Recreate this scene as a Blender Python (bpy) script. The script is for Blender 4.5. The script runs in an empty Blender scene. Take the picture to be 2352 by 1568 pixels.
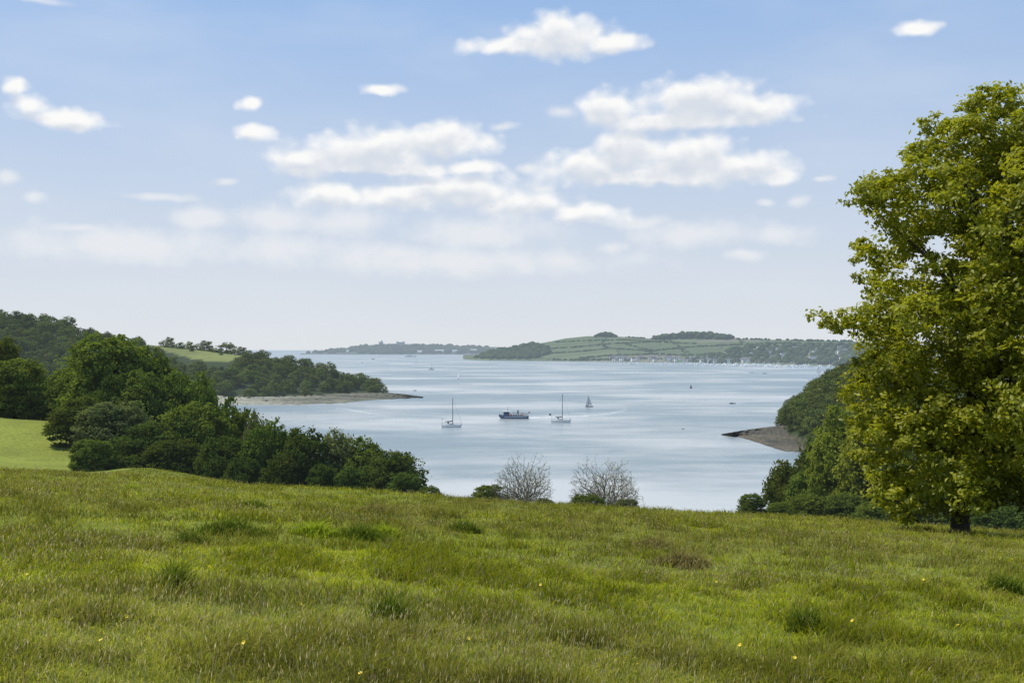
import bpy, bmesh, math, random
import numpy as np
from mathutils import Vector, Matrix
R = np.random.default_rng(7); random.seed(7)
F = 2287.0; CX = 1176.0; HY = 803.0; EYE = 38.0
SC = bpy.context.scene
COL = SC.collection
def P(px, py, d): return Vector(((px-CX)/F*d, d, EYE-(py-HY)/F*d))
def U(px): return (px-CX)/F
def W(px, py, z=0.0):
    d = (EYE-z)*F/(py-HY); return Vector(((px-CX)/F*d, d, z))
def sstep(a, b, x):
    t = np.clip((x-a)/(b-a), 0, 1); return t*t*(3-2*t)
def hsh(i, j, s): 
    v = np.sin(i*127.1+j*311.7+s*74.7)*43758.5453
    return v-np.floor(v)
def vn(x, y, s=0):
    xi = np.floor(x); yi = np.floor(y); fx = x-xi; fy = y-yi
    fx = fx*fx*(3-2*fx); fy = fy*fy*(3-2*fy)
    a = hsh(xi, yi, s); b = hsh(xi+1, yi, s); c = hsh(xi, yi+1, s); d = hsh(xi+1, yi+1, s)
    return (a*(1-fx)+b*fx)*(1-fy)+(c*(1-fx)+d*fx)*fy
def fbm(x, y, s=0, o=4):
    r = 0; a = .5; t = 0
    for k in range(o):
        r = r+a*vn(x*2**k, y*2**k, s+k*3); t += a; a *= .5
    return r/t
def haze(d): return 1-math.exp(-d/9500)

# ---------------------------------------------------------------- nodes
def nd(nt, t, **k):
    n = nt.nodes.new(t)
    for a, b in k.items(): setattr(n, a, b)
    return n
def put(nt, sock, v):
    if isinstance(v, bpy.types.NodeSocket): nt.links.new(v, sock)
    else: sock.default_value = v
def M(nt, op, a, b=None, c=None, clamp=False):
    n = nd(nt, 'ShaderNodeMath', operation=op, use_clamp=clamp)
    put(nt, n.inputs[0], a)
    if b is not None: put(nt, n.inputs[1], b)
    if c is not None: put(nt, n.inputs[2], c)
    return n.outputs[0]
def VM(nt, op, a, b=None, c=None):
    n = nd(nt, 'ShaderNodeVectorMath', operation=op)
    put(nt, n.inputs[0], a)
    if b is not None: put(nt, n.inputs[1], b)
    if c is not None: put(nt, n.inputs[2], c)
    return n.outputs['Value'] if op in ('LENGTH', 'DISTANCE', 'DOT_PRODUCT') else n.outputs[0]
def MIX(nt, f, a, b, blend='MIX'):
    n = nd(nt, 'ShaderNodeMix', data_type='RGBA', blend_type=blend)
    put(nt, n.inputs['Factor'], f); put(nt, n.inputs[6], a); put(nt, n.inputs[7], b)
    return n.outputs[2]
def MR(nt, v, a, b, c=0., d=1., smooth=True):
    n = nd(nt, 'ShaderNodeMapRange', interpolation_type='SMOOTHSTEP' if smooth else 'LINEAR')
    put(nt, n.inputs[0], v); put(nt, n.inputs[1], a); put(nt, n.inputs[2], b); put(nt, n.inputs[3], c); put(nt, n.inputs[4], d)
    return n.outputs[0]
def NOISE(nt, vec, scale, detail=4., rough=.55):
    n = nd(nt, 'ShaderNodeTexNoise')
    if vec is not None: nt.links.new(vec, n.inputs['Vector'])
    n.inputs['Scale'].default_value = scale; n.inputs['Detail'].default_value = detail; n.inputs['Roughness'].default_value = rough
    return n.outputs['Fac'], n.outputs['Color']
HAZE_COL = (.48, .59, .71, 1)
def new_mat(name):
    m = bpy.data.materials.new(name); m.use_nodes = True; nt = m.node_tree; nt.nodes.clear()
    m.cycles.emission_sampling = 'NONE'
    return m, nt
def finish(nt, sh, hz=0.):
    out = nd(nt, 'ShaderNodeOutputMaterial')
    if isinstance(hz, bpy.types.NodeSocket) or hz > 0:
        e = nd(nt, 'ShaderNodeEmission'); e.inputs[0].default_value = HAZE_COL; e.inputs[1].default_value = 1.  # painted airlight: haze-coloured glow blended over the surface's own shading
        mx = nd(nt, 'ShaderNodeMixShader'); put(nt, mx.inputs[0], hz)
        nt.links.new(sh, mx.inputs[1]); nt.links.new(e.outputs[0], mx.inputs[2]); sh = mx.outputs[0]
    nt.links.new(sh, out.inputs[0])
def c4(c): return (c[0], c[1], c[2], 1)
def mul(c, k): return tuple(x*k for x in c[:3])
def mat(name, col, rough=.7, hz=0., var=.25, scale=3., metal=0., trans=0.):
    m, nt = new_mat(name)
    b = nd(nt, 'ShaderNodeBsdfPrincipled'); tc = nd(nt, 'ShaderNodeTexCoord')
    f, _ = NOISE(nt, tc.outputs['Object'], scale, 4.)
    cc = MIX(nt, MR(nt, f, .3, .7), c4(mul(col, 1-var)), c4(mul(col, 1+var*.6)))
    put(nt, b.inputs['Base Color'], cc)
    b.inputs['Roughness'].default_value = rough; b.inputs['Metallic'].default_value = metal
    sh = b.outputs[0]
    if trans > 0:
        t = nd(nt, 'ShaderNodeBsdfTranslucent'); put(nt, t.inputs[0], cc); mx = nd(nt, 'ShaderNodeMixShader'); mx.inputs[0].default_value = trans
        nt.links.new(sh, mx.inputs[1]); nt.links.new(t.outputs[0], mx.inputs[2]); sh = mx.outputs[0]
    finish(nt, sh, hz); return m
def leafmat(name, dark, light, trans=.35, hz=0., objvar=.3, gloss=0.):
    m, nt = new_mat(name)
    at = nd(nt, 'ShaderNodeAttribute', attribute_name='Col'); sp = nd(nt, 'ShaderNodeSeparateColor'); nt.links.new(at.outputs['Color'], sp.inputs[0])
    col = MIX(nt, sp.outputs[0], c4(dark), c4(light))
    if objvar > 0:
        oi = nd(nt, 'ShaderNodeObjectInfo')
        k = MR(nt, oi.outputs['Random'], 0., 1., 1-objvar, 1+objvar, False)
        hs = nd(nt, 'ShaderNodeHueSaturation'); put(nt, hs.inputs['Color'], col); put(nt, hs.inputs['Value'], k)
        put(nt, hs.inputs['Hue'], MR(nt, M(nt, 'FRACT', M(nt, 'MULTIPLY', oi.outputs['Random'], 7.31)), 0., 1., .485, .515, False)); col = hs.outputs[0]
    d = nd(nt, 'ShaderNodeBsdfDiffuse'); nt.links.new(col, d.inputs[0]); sh = d.outputs[0]
    if trans > 0:
        t = nd(nt, 'ShaderNodeBsdfTranslucent'); nt.links.new(MIX(nt, 1., col, (1.25, 1.25, .7, 1), 'MULTIPLY'), t.inputs[0])
        mx = nd(nt, 'ShaderNodeMixShader'); mx.inputs[0].default_value = trans; nt.links.new(sh, mx.inputs[1]); nt.links.new(t.outputs[0], mx.inputs[2]); sh = mx.outputs[0]
    if gloss > 0:
        g = nd(nt, 'ShaderNodeBsdfGlossy'); g.inputs['Roughness'].default_value = .5
        m2 = nd(nt, 'ShaderNodeMixShader'); m2.inputs[0].default_value = gloss; nt.links.new(sh, m2.inputs[1]); nt.links.new(g.outputs[0], m2.inputs[2]); sh = m2.outputs[0]
    finish(nt, sh, hz); return m
def vcolmat(name, trans=.4):
    m, nt = new_mat(name)
    at = nd(nt, 'ShaderNodeAttribute', attribute_name='Col')
    d = nd(nt, 'ShaderNodeBsdfDiffuse'); t = nd(nt, 'ShaderNodeBsdfTranslucent')
    nt.links.new(at.outputs['Color'], d.inputs[0]); nt.links.new(at.outputs['Color'], t.inputs[0])
    mx = nd(nt, 'ShaderNodeMixShader'); mx.inputs[0].default_value = trans; nt.links.new(d.outputs[0], mx.inputs[1]); nt.links.new(t.outputs[0], mx.inputs[2])
    finish(nt, mx.outputs[0]); return m

# ---------------------------------------------------------------- objects
def tag(o, label=None, cat=None, group=None, kind=None):
    if label: o['label'] = label
    if cat: o['category'] = cat
    if group: o['group'] = group
    if kind: o['kind'] = kind
    return o
def empty(name, loc, rz=0., label=None, cat=None, group=None):
    o = bpy.data.objects.new(name, None); COL.objects.link(o); o.location = loc; o.rotation_euler = (0, 0, rz)
    o.empty_display_size = .5
    return tag(o, label, cat, group)
def link(name, me, parent=None):
    o = bpy.data.objects.new(name, me); COL.objects.link(o)
    if parent is not None: o.parent = parent
    return o
def tri_mesh(name, v, f, col=None, mats=(), smooth=False, midx=None):
    me = bpy.data.meshes.new(name); v = np.asarray(v, np.float32); f = np.asarray(f, np.int32)
    me.vertices.add(len(v)); me.vertices.foreach_set('co', v.ravel())
    me.loops.add(f.size); me.loops.foreach_set('vertex_index', f.ravel())
    me.polygons.add(len(f)); me.polygons.foreach_set('loop_start', np.arange(len(f), dtype=np.int32)*f.shape[1])
    if smooth: me.polygons.foreach_set('use_smooth', np.ones(len(f), bool))
    for m in mats: me.materials.append(m)
    if midx is not None: me.polygons.foreach_set('material_index', np.asarray(midx, np.int32))
    me.update(calc_edges=True)
    if col is not None:
        a = me.color_attributes.new('Col', 'FLOAT_COLOR', 'POINT'); c = np.ones((len(v), 4), np.float32); c[:, :col.shape[1]] = col
        a.data.foreach_set('color', c.ravel())
    return me
class MB:
    def __init__(s): s.v = []; s.f = []
    def raw(s, v, f):
        n = len(s.v); s.v += [tuple(p) for p in v]; s.f += [tuple(i+n for i in q) for q in f]; return s
    def box(s, c, d, taper=1.):
        x, y, z = c; a, b, h = d[0]/2, d[1]/2, d[2]/2; t = taper
        v = [(x-a, y-b, z-h), (x+a, y-b, z-h), (x+a, y+b, z-h), (x-a, y+b, z-h), (x-a*t, y-b*t, z+h), (x+a*t, y-b*t, z+h), (x+a*t, y+b*t, z+h), (x-a*t, y+b*t, z+h)]
        return s.raw(v, [(0, 3, 2, 1), (4, 5, 6, 7), (0, 1, 5, 4), (1, 2, 6, 5), (2, 3, 7, 6), (3, 0, 4, 7)])
    def tube(s, pts, rads, k=6):
        pts = [Vector(p) for p in pts]; v = []; f = []
        ref = (pts[-1]-pts[0]).orthogonal().normalized()
        for i, p in enumerate(pts):
            d = (pts[min(i+1, len(pts)-1)]-pts[max(i-1, 0)]).normalized()
            a = (ref-d*ref.dot(d)).normalized(); b = d.cross(a)
            for j in range(k):
                t = 2*math.pi*j/k; v.append(p+(a*math.cos(t)+b*math.sin(t))*rads[i])
        for i in range(len(pts)-1):
            for j in range(k):
                q = (j+1) % k; f.append((i*k+j, i*k+q, (i+1)*k+q, (i+1)*k+j))
        f.append(tuple(range(k-1, -1, -1))); f.append(tuple((len(pts)-1)*k+j for j in range(k)))
        return s.raw(v, f)
    def mesh(s, name, mats, smooth=False):
        me = bpy.data.meshes.new(name); me.from_pydata(s.v, [], s.f)
        for m in (mats if isinstance(mats, (list, tuple)) else [mats]): me.materials.append(m)
        if smooth: me.polygons.foreach_set('use_smooth', [True]*len(me.polygons))
        me.update(); return me
    def build(s, name, m, parent=None, smooth=False): return link(name, s.mesh(name, m, smooth), parent)

# ---------------------------------------------------------------- terrain
def plane_z(x, y): return 36.3-.124*y-.06*x-.2*sstep(25, 60, y)
RZ_P = np.array([-600, 0, 60, 130, 200, 330, 420, 500, 560, 640, 700, 760, 820, 862, 885])
RZ_Z = np.array([72, 68, 68, 61, 47, 41.5, 39, 36, 32, 25, 20.5, 14.5, 8, 3.2, -3])
def H(x, y):
    x = np.asarray(x, float); y = np.asarray(y, float)
    u = x/np.maximum(y, 30)
    L = sstep(-.36, -.44, u)
    y0 = 62+75*sstep(-.26, -.42, u)
    t = np.maximum(0, y-y0)
    drop = np.where(t < 60, .0022*t*t, .0022*3600+.264*(t-60))
    n = plane_z(x, y)-drop-1.2*np.exp(-((y-105)/22)**2)*L+13*sstep(130, 200, y)*L-.003*np.maximum(0, y-196)**2*L
    n = n+(fbm(x/9, y/9, 3, 3)-.5)*.6*sstep(3, 14, y)*sstep(110, 75, y)+(fbm(x/2.2, y/2.2, 9, 2)-.5)*.16
    u2 = x/np.maximum(y, 300); pu = u2*F+CX
    zr = np.interp(pu, RZ_P, RZ_Z)
    yr = np.interp(pu, [0, 330, 880], [1010, 985, 880]); ys = np.interp(pu, [0, 530, 880], [800, 770, 800])
    tt = np.clip((y-ys)/(yr-ys), 0, 1)
    l2 = -3+(zr+3)*(tt**.8)*(1-sstep(yr+80, yr+600, y))+(fbm(x/60, y/60, 5, 3)-.5)*5*tt
    fr = np.interp(pu, [1780, 1860, 2000], [470, 385, 360])
    l3 = -3+19*sstep(.270, .345, u2)*sstep(fr-12, fr+75, y)*(1-sstep(650, 900, y))+5.5*sstep(.264, .278, u2)*sstep(fr-12, fr, y)*(1-sstep(650, 900, y))
    l4 = -3+9*sstep(.36, .5, u2)*(1-sstep(650, 900, y))*sstep(100, 160, y)
    r = np.maximum(np.maximum(n, l2), np.maximum(l3, l4))
    return np.maximum(r, -3.)
def Hs(x, y): return float(H(np.array([x]), np.array([y]))[0])
def hit(px, py, func, d0, d1, n=900, lift=0.):
    d = np.geomspace(d0, d1, n); x = (px-CX)/F*d; z = EYE-(py-HY)/F*d
    k = np.where(func(x, d)+lift >= z)[0]
    i = k[0] if len(k) else n-1
    return Vector((x[i], d[i], float(func(x[i:i+1], d[i:i+1])[0])))

yy = np.concatenate([np.linspace(-40, 4, 14), np.geomspace(5, 1750, 620)])
uu = np.linspace(-1, 1, 440); uu = np.sign(uu)*np.abs(uu)**1.15*.85
Yg, Ug = np.meshgrid(yy, uu, indexing='ij'); Xg = Ug*(np.maximum(Yg, 0)+30)
Zg = H(Xg, Yg)
tv = np.stack([Xg, Yg, Zg], -1).reshape(-1, 3)
nr, nc = Yg.shape; idx = np.arange(nr*nc).reshape(nr, nc)
tf = np.stack([idx[:-1, :-1], idx[:-1, 1:], idx[1:, 1:], idx[1:, :-1]], -1).reshape(-1, 4)
x, y, z = tv[:, 0], tv[:, 1], tv[:, 2]
nz = fbm(x/3.5, y/3.5, 21, 4); nb = fbm(x/14, y/14, 31, 3)
base = np.array([.12, .14, .018])*(0.7+.6*nz)[:, None]
fld = np.array([.175, .20, .032])*(0.8+.4*nz)[:, None]*(0.85+.3*nb)[:, None]
w = sstep(85, 135, y)[:, None]
tc_ = base*(1-w)+fld*w
wood = sstep(230, 300, y)[:, None]
tc_ = tc_*(1-wood)+np.array([.026, .040, .011])*wood
pxv = x/np.maximum(y, 30)*F+CX; pyv = HY+(EYE-z)/np.maximum(y, 1)*F
def in_field(px, py):
    top = np.interp(px, [325, 345, 560], [776, 776, 802]); bot = np.interp(px, [325, 400, 450, 520, 545, 565], [787, 812, 826, 832, 824, 808])
    return (px > 325) & (px < 562) & (py > top) & (py < bot)
fm = in_field(pxv, pyv) & (y > 700) & (y < 1250)
tc_[fm] = (np.array([.16, .18, .055])*(0.5+1.0*fbm(x/22, y/22, 33, 4))[:, None])[fm]
shore = (z < 1.2) & (y > 100)
tc_[shore] = np.array([.085, .078, .055])*(0.6+.8*nz[shore])[:, None]
al = 1-np.exp(-np.maximum(y, 0)/11000)  # share of painted airlight per vertex, growing with forward distance
m_ter, nt = new_mat('meadow_and_hill_ground')
at = nd(nt, 'ShaderNodeAttribute', attribute_name='Col'); tcn = nd(nt, 'ShaderNodeTexCoord')
f1, _ = NOISE(nt, tcn.outputs['Object'], 2.2, 6.)
bd = nd(nt, 'ShaderNodeBsdfPrincipled'); bd.inputs['Roughness'].default_value = .95; bd.inputs['Specular IOR Level'].default_value = .1
nt.links.new(MIX(nt, 1., at.outputs['Color'], MIX(nt, MR(nt, f1, .3, .7), (.7, .7, .7, 1), (1.25, 1.25, 1.15, 1)), 'MULTIPLY'), bd.inputs['Base Color'])
finish(nt, bd.outputs[0], at.outputs['Alpha'])
me = tri_mesh('ground', tv, tf, np.concatenate([tc_, al[:, None]], 1), [m_ter], True)
ground = tag(link('ground', me), 'sloping grass meadow and wooded shore hills', 'ground', kind='structure')

# ---------------------------------------------------------------- water
mw, nt = new_mat('estuary_water')
tcn = nd(nt, 'ShaderNodeTexCoord')
b = nd(nt, 'ShaderNodeBsdfPrincipled')
n1, _ = NOISE(nt, tcn.outputs['Object'], .24, 7., .72)
n2, _ = NOISE(nt, VM(nt, 'MULTIPLY', tcn.outputs['Object'], (.0045, .0070, 1.)), 1., 6., .56)
n3, _ = NOISE(nt, VM(nt, 'MULTIPLY', tcn.outputs['Object'], (.03, .06, 1.)), 1., 5., .6)
sp = nd(nt, 'ShaderNodeSeparateXYZ'); nt.links.new(tcn.outputs['Object'], sp.inputs[0])
sl = M(nt, 'ADD', M(nt, 'MULTIPLY', n2, .80), M(nt, 'MULTIPLY', n3, .20))
near = MR(nt, sp.outputs[1], 380., 240., 0., 1.)
mid_ = M(nt, 'MULTIPLY', MR(nt, sp.outputs[1], 1000., 620., 0., 1.), MR(nt, sp.outputs[1], 380., 500., 0., 1.))
sl = MR(nt, M(nt, 'ADD', M(nt, 'ADD', sl, M(nt, 'MULTIPLY', near, .14)), M(nt, 'MULTIPLY', mid_, .03)), .43, .66)
put(nt, b.inputs['Base Color'], MIX(nt, sl, (.165, .215, .232, 1), (.39, .41, .405, 1)))  # pale bands: glare on the slicks painted into the water's base colour
put(nt, b.inputs['Roughness'], MR(nt, sl, 0., 1., .32, .18, False)); b.inputs['IOR'].default_value = 1.33
bp = nd(nt, 'ShaderNodeBump'); bp.inputs['Distance'].default_value = .45
put(nt, bp.inputs['Strength'], MR(nt, sl, 0., 1., .65, .15, False)); nt.links.new(n1, bp.inputs['Height']); nt.links.new(bp.outputs[0], b.inputs['Normal'])
finish(nt, b.outputs[0], MR(nt, sp.outputs[1], 300., 7000., 0.0, .33, False))  # painted airlight on the water, stronger towards the horizon
wv = []; wf = []
ys_ = [-300, 60, 250, 600, 1500, 4000, 10000, 30000, 90000]
for yv in ys_:
    wv += [(-60000, yv, 0), (-3000, yv, 0), (3000, yv, 0), (60000, yv, 0)]
for i in range(len(ys_)-1):
    for j in range(3): a = i*4+j; wf.append((a, a+1, a+5, a+4))
o = MB().raw(wv, wf).build('water', mw); tag(o, 'pale blue grey estuary water reaching the sea horizon', 'water', kind='structure')

# ---------------------------------------------------------------- beaches
def beach(name, pxs, top, bot, zt, col1, col2, label, d):
    m, nt = new_mat(name); tcn = nd(nt, 'ShaderNodeTexCoord'); bs = nd(nt, 'ShaderNodeBsdfPrincipled'); bs.inputs['Roughness'].default_value = .9
    a_, _ = NOISE(nt, tcn.outputs['Object'], .35, 8., .75); g_, _ = NOISE(nt, VM(nt, 'MULTIPLY', tcn.outputs['Object'], (.02, .06, 1.)), 1., 6., .65)
    at = nd(nt, 'ShaderNodeAttribute', attribute_name='Col'); sc_ = nd(nt, 'ShaderNodeSeparateColor'); nt.links.new(at.outputs['Color'], sc_.inputs[0])
    cc = MIX(nt, M(nt, 'ADD', sc_.outputs[0], M(nt, 'MULTIPLY', M(nt, 'SUBTRACT', g_, .5), 2.2), clamp=True), c4(col1), c4(col2))
    put(nt, bs.inputs['Base Color'], MIX(nt, 1., cc, MIX(nt, MR(nt, a_, .3, .7), (.45, .45, .45, 1), (1.5, 1.5, 1.45, 1)), 'MULTIPLY'))
    finish(nt, bs.outputs[0], haze(d)*.5)
    n = 150; m_ = 22; v = []; cl = []
    for i in range(n):
        px = pxs[0]+(pxs[-1]-pxs[0])*i/(n-1); a = np.interp(px, pxs, top); c = np.interp(px, pxs, bot)
        c += (float(fbm(np.array([px/18.]), np.array([0.]), 4)[0])-.5)*3.5
        for j in range(m_):
            s = j/(m_-1); zz = -.15+(zt+.15)*(1-s)**.8*min(1, (c-a)/10)+(float(vn(np.array([px/5.]), np.array([j*.9]), 8)[0])-.5)*.6*(1-s)
            q = W(px, a+(c-a)*s, zz); v.append(tuple(q)); 
            cl.append((np.interp(px, [pxs[0], 560, (pxs[0]+pxs[-1])/2, 880, pxs[-1]], [0, .25, .65, .95, 1]) if d > 600 else .4+.5*random.random(), 0, 0))
    idx = np.arange(n*m_).reshape(n, m_)
    f = np.stack([idx[:-1, :-1], idx[:-1, 1:], idx[1:, 1:], idx[1:, :-1]], -1).reshape(-1, 4)
    me = tri_mesh(name, v, f, np.array(cl), [m], True)
    return tag(link(name, me), label, 'beach', kind='structure')
beach('beach', [440, 530, 600, 700, 800, 870, 930, 972], [902, 911, 911, 908, 902, 900, 905, 911], [922, 929, 930, 930, 925, 918, 914.5, 913.5], 2.4,
      (.25, .245, .19), (.05, .048, .026), 'long shingle and weed spit below the wooded headland', 740)
beach('rocky_shore', [1657, 1700, 1740, 1800, 1860, 1930], [996.5, 989, 983, 976, 970, 966], [998.5, 1004, 1018, 1038, 1043, 1050], 2.0,
      (.10, .082, .05), (.03, .027, .016), 'brown rocky weed covered shore below the right wood', 410)
beach('cove_beach', [20, 60, 120, 170, 240], [900, 902, 903, 903, 905], [913, 915, 916, 917, 915], 2., (.26, .25, .19), (.22, .2, .16), 'strip of pale shingle in the cove at left', 760)

# ---------------------------------------------------------------- far land
SH_P = [1050, 1090, 1250, 1400, 1550, 1700, 1900, 2600]; SH_Y = [824, 827, 829, 830.5, 833, 836, 840, 850]
RG_P = [1050, 1090, 1120, 1150, 1200, 1260, 1300, 1350, 1420, 1500, 1600, 1700, 1800, 1950, 2100, 2600]
RG_Y = [824, 826, 812, 804, 796, 785, 777, 772, 773, 778, 776, 778, 781, 784, 790, 800]
def FH(x, y):
    u = x/y*F+CX; ds = EYE*F/(np.interp(u, SH_P, SH_Y)-HY); dr = ds+200+900*sstep(1080, 1320, u)
    zr = EYE+(HY-np.interp(u, RG_P, RG_Y))/F*dr; t = (y-ds)/(dr-ds)
    tt = np.clip(t, 0, 1); z = zr*(tt**.85)*(1-sstep(1.05, 2.6, t))+(fbm(x/260, y/260, 12, 3)-.5)*14*np.sin(np.pi*tt)+np.where(t < 0, -3, .6)
    return np.where(u < 1062, -3, z)
def PH(x, y):
    u = x/y*F+CX; zr = EYE+(HY-np.interp(u, [690, 705, 760, 800, 850, 900, 950, 1000, 1060, 1120, 1250], [813, 812, 805, 798, 792, 789, 790, 792, 794, 796, 800]))/F*8500
    t = (y-8000)/500; return zr*np.clip(t, 0, 1)**.7*(1-sstep(1.2, 4, t))+np.where(t < 0, -6, 0)
def landsheet(name, func, u0, u1, d0, d1, nu, ndd, m, label):
    u = np.linspace(U(u0), U(u1), nu); d = np.geomspace(d0, d1, ndd); D, UU = np.meshgrid(d, u, indexing='ij'); X = UU*D
    Z = np.maximum(func(X, D), -3); v = np.stack([X, D, Z], -1).reshape(-1, 3); idx = np.arange(nu*ndd).reshape(ndd, nu)
    f = np.stack([idx[:-1, :-1], idx[:-1, 1:], idx[1:, 1:], idx[1:, :-1]], -1).reshape(-1, 4)
    return tag(link(name, tri_mesh(name, v, f, None, [m], True)), label, 'hill', kind='structure')
mf, nt = new_mat('far_fields'); tcn = nd(nt, 'ShaderNodeTexCoord')
wv_, wc = NOISE(nt, tcn.outputs['Object'], .004, 2.)
vv = VM(nt, 'ADD', VM(nt, 'MULTIPLY', tcn.outputs['Object'], (.0048, .0034, 0.)), VM(nt, 'MULTIPLY', wc, (.6, .6, 0.)))
vo = nd(nt, 'ShaderNodeTexVoronoi', feature='F1', voronoi_dimensions='2D'); nt.links.new(vv, vo.inputs['Vector']); vo.inputs['Scale'].default_value = 1.
ve = nd(nt, 'ShaderNodeTexVoronoi', feature='DISTANCE_TO_EDGE', voronoi_dimensions='2D'); nt.links.new(vv, ve.inputs['Vector']); ve.inputs['Scale'].default_value = 1.
sc_ = nd(nt, 'ShaderNodeSeparateColor'); nt.links.new(vo.outputs['Color'], sc_.inputs[0])
fc = MIX(nt, sc_.outputs[0], (.070, .100, .038, 1), (.12, .14, .06, 1))
fc = MIX(nt, MR(nt, sc_.outputs[1], .80, .82), fc, (.15, .145, .09, 1))
fine, _ = NOISE(nt, tcn.outputs['Object'], .02, 5.)
fc = MIX(nt, 1., fc, MIX(nt, fine, (.75, .75, .75, 1), (1.2, 1.2, 1.2, 1)), 'MULTIPLY')
fc = MIX(nt, MR(nt, ve.outputs['Distance'], .01, .04), (.05, .07, .03, 1), fc)
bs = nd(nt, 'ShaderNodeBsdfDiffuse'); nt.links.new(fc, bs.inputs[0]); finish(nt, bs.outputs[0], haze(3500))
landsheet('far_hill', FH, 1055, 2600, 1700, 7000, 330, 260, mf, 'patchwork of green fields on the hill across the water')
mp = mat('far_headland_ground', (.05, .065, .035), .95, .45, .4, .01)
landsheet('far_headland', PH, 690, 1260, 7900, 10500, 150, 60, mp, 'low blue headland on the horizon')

def ico(sub):
    bm = bmesh.new(); bmesh.ops.create_icosphere(bm, subdivisions=sub, radius=1.)
    v = np.array([q.co[:] for q in bm.verts]); f = np.array([[w.index for w in q.verts] for q in bm.faces]); bm.free(); return v, f
IV, IF = ico(2)
def lumps(name, pts, rad, m, label, cat='wood', flat=.8, kind='stuff'):
    pts = np.asarray(pts); n = len(pts); rad = np.asarray(rad)
    disp = 1+.45*(R.random((n, len(IV)))-.5)
    v = IV[None]*disp[..., None]*rad[:, None, None]; v[..., 2] *= flat; v = v+pts[:, None, :]
    f = IF[None]+(np.arange(n)*len(IV))[:, None, None]
    c = np.repeat(R.random(n), len(IV))[:, None]*np.ones((1, 3))*.7+R.random((n*len(IV), 1))*.3
    return tag(link(name, tri_mesh(name, v.reshape(-1, 3), f.reshape(-1, 3), c, [m], False)), label, cat, kind=kind)
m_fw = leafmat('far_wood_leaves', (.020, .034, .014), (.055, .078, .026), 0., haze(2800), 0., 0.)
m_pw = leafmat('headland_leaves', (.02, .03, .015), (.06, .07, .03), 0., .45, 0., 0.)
def scatter_px(n, poly, func, d0, d1):
    out = []; xs = [p[0] for p in poly]; ys = [p[1] for p in poly]
    while len(out) < n:
        px = random.uniform(min(xs), max(xs)); py = random.uniform(min(ys), max(ys)); ins = False; j = len(poly)-1
        for i in range(len(poly)):
            if (poly[i][1] > py) != (poly[j][1] > py) and px < (poly[j][0]-poly[i][0])*(py-poly[i][1])/(poly[j][1]-poly[i][1]+1e-9)+poly[i][0]: ins = not ins
            j = i
        if ins: out.append(hit(px, py, func, d0, d1, 300)+Vector((0, 0, 3)))
    return out
fwd = scatter_px(420, [(1092, 824), (1115, 803), (1150, 795), (1220, 788), (1255, 798), (1262, 812), (1230, 824)], FH, 2200, 5200)
lumps('far_wood', fwd, R.uniform(8, 15, len(fwd)), m_fw, 'dark wood on the left point of the far green hill')
def ridge_pts(p0, p1, n, up=3, dy=60):
    out = []
    for i in range(n):
        px = random.uniform(p0, p1); u = U(px); ds = EYE*F/(np.interp(px, SH_P, SH_Y)-HY); d = ds+1060+random.uniform(-dy, dy)
        x = u*d; out.append((x, d, float(FH(np.array([x]), np.array([d]))[0])+up))
    return out
q = ridge_pts(1502, 1682, 230, 5); lumps('hilltop_wood', [(a, b_, c+random.uniform(0, 16)*math.sin(math.pi*((a/b_*F+CX)-1495)/195)) for a, b_, c in q], R.uniform(7, 12, 230), m_fw, 'long dark wood along the far skyline')
q = ridge_pts(1368, 1414, 60, 3, 25); lumps('hilltop_copse', [(a, b_, c+random.uniform(.2, 1)*15*(1-((a/b_*F+CX-1391)/23)**2)) for a, b_, c in q], R.uniform(6, 9, 60), m_fw, 'small domed copse on the far skyline', 'copse')
q = ridge_pts(1430, 1500, 22, 1, 20)+ridge_pts(1690, 1960, 70, 2, 20)
lumps('skyline_hedge', q, R.uniform(3, 7, len(q)), m_fw, 'broken line of small trees on the far skyline', 'hedge')
sw = scatter_px(520, [(1560, 833), (1650, 812), (1700, 797), (1780, 790), (1960, 792), (2050, 800), (2050, 842), (1900, 838), (1750, 834)], FH, 1900, 4500)
lumps('hillside_wood', sw, R.uniform(5, 11, len(sw)), m_fw, 'scattered woodland on the right of the far hillside')
hed = []
for pl in [[(1250, 802), (1330, 797), (1400, 790), (1470, 787), (1540, 782)], [(1262, 812), (1330, 808), (1400, 801), (1500, 806), (1590, 797), (1700, 792)],
           [(1280, 786), (1340, 783), (1440, 781), (1520, 786), (1600, 790)], [(1330, 824), (1400, 817), (1500, 814), (1580, 817), (1650, 812)], [(1390, 775), (1380, 790), (1400, 800)],
           [(1540, 782), (1560, 797), (1580, 815)], [(1700, 780), (1710, 792), (1800, 788), (1950, 790)], [(1430, 788), (1480, 802), (1500, 815)], [(1262, 826), (1330, 827), (1400, 826), (1450, 828)], [(1330, 822), (1360, 820)], [(1400, 824), (1500, 824), (1560, 827)]]:
    for a, b_ in zip(pl[:-1], pl[1:]):
        n = max(2, int(math.dist(a, b_)/2.2))
        for i in range(n):
            t = i/n; hed.append(hit(a[0]+(b_[0]-a[0])*t, a[1]+(b_[1]-a[1])*t, FH, 2000, 5200, 700)+Vector((random.uniform(-8, 8), random.uniform(-10, 10), .5)))
lumps('far_hedgerows', hed, R.uniform(1.8, 6.6, len(hed)), m_fw, 'dark hedgerows dividing the far fields', 'hedgerow')
hp = scatter_px(420, [(705, 811.5), (760, 806), (850, 794), (1000, 795), (1120, 798), (1130, 811), (900, 812)], PH, 7600, 9200)
lumps('headland_wood', hp, R.uniform(16, 30, len(hp)), m_pw, 'dark trees covering the low horizon headland')

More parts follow.
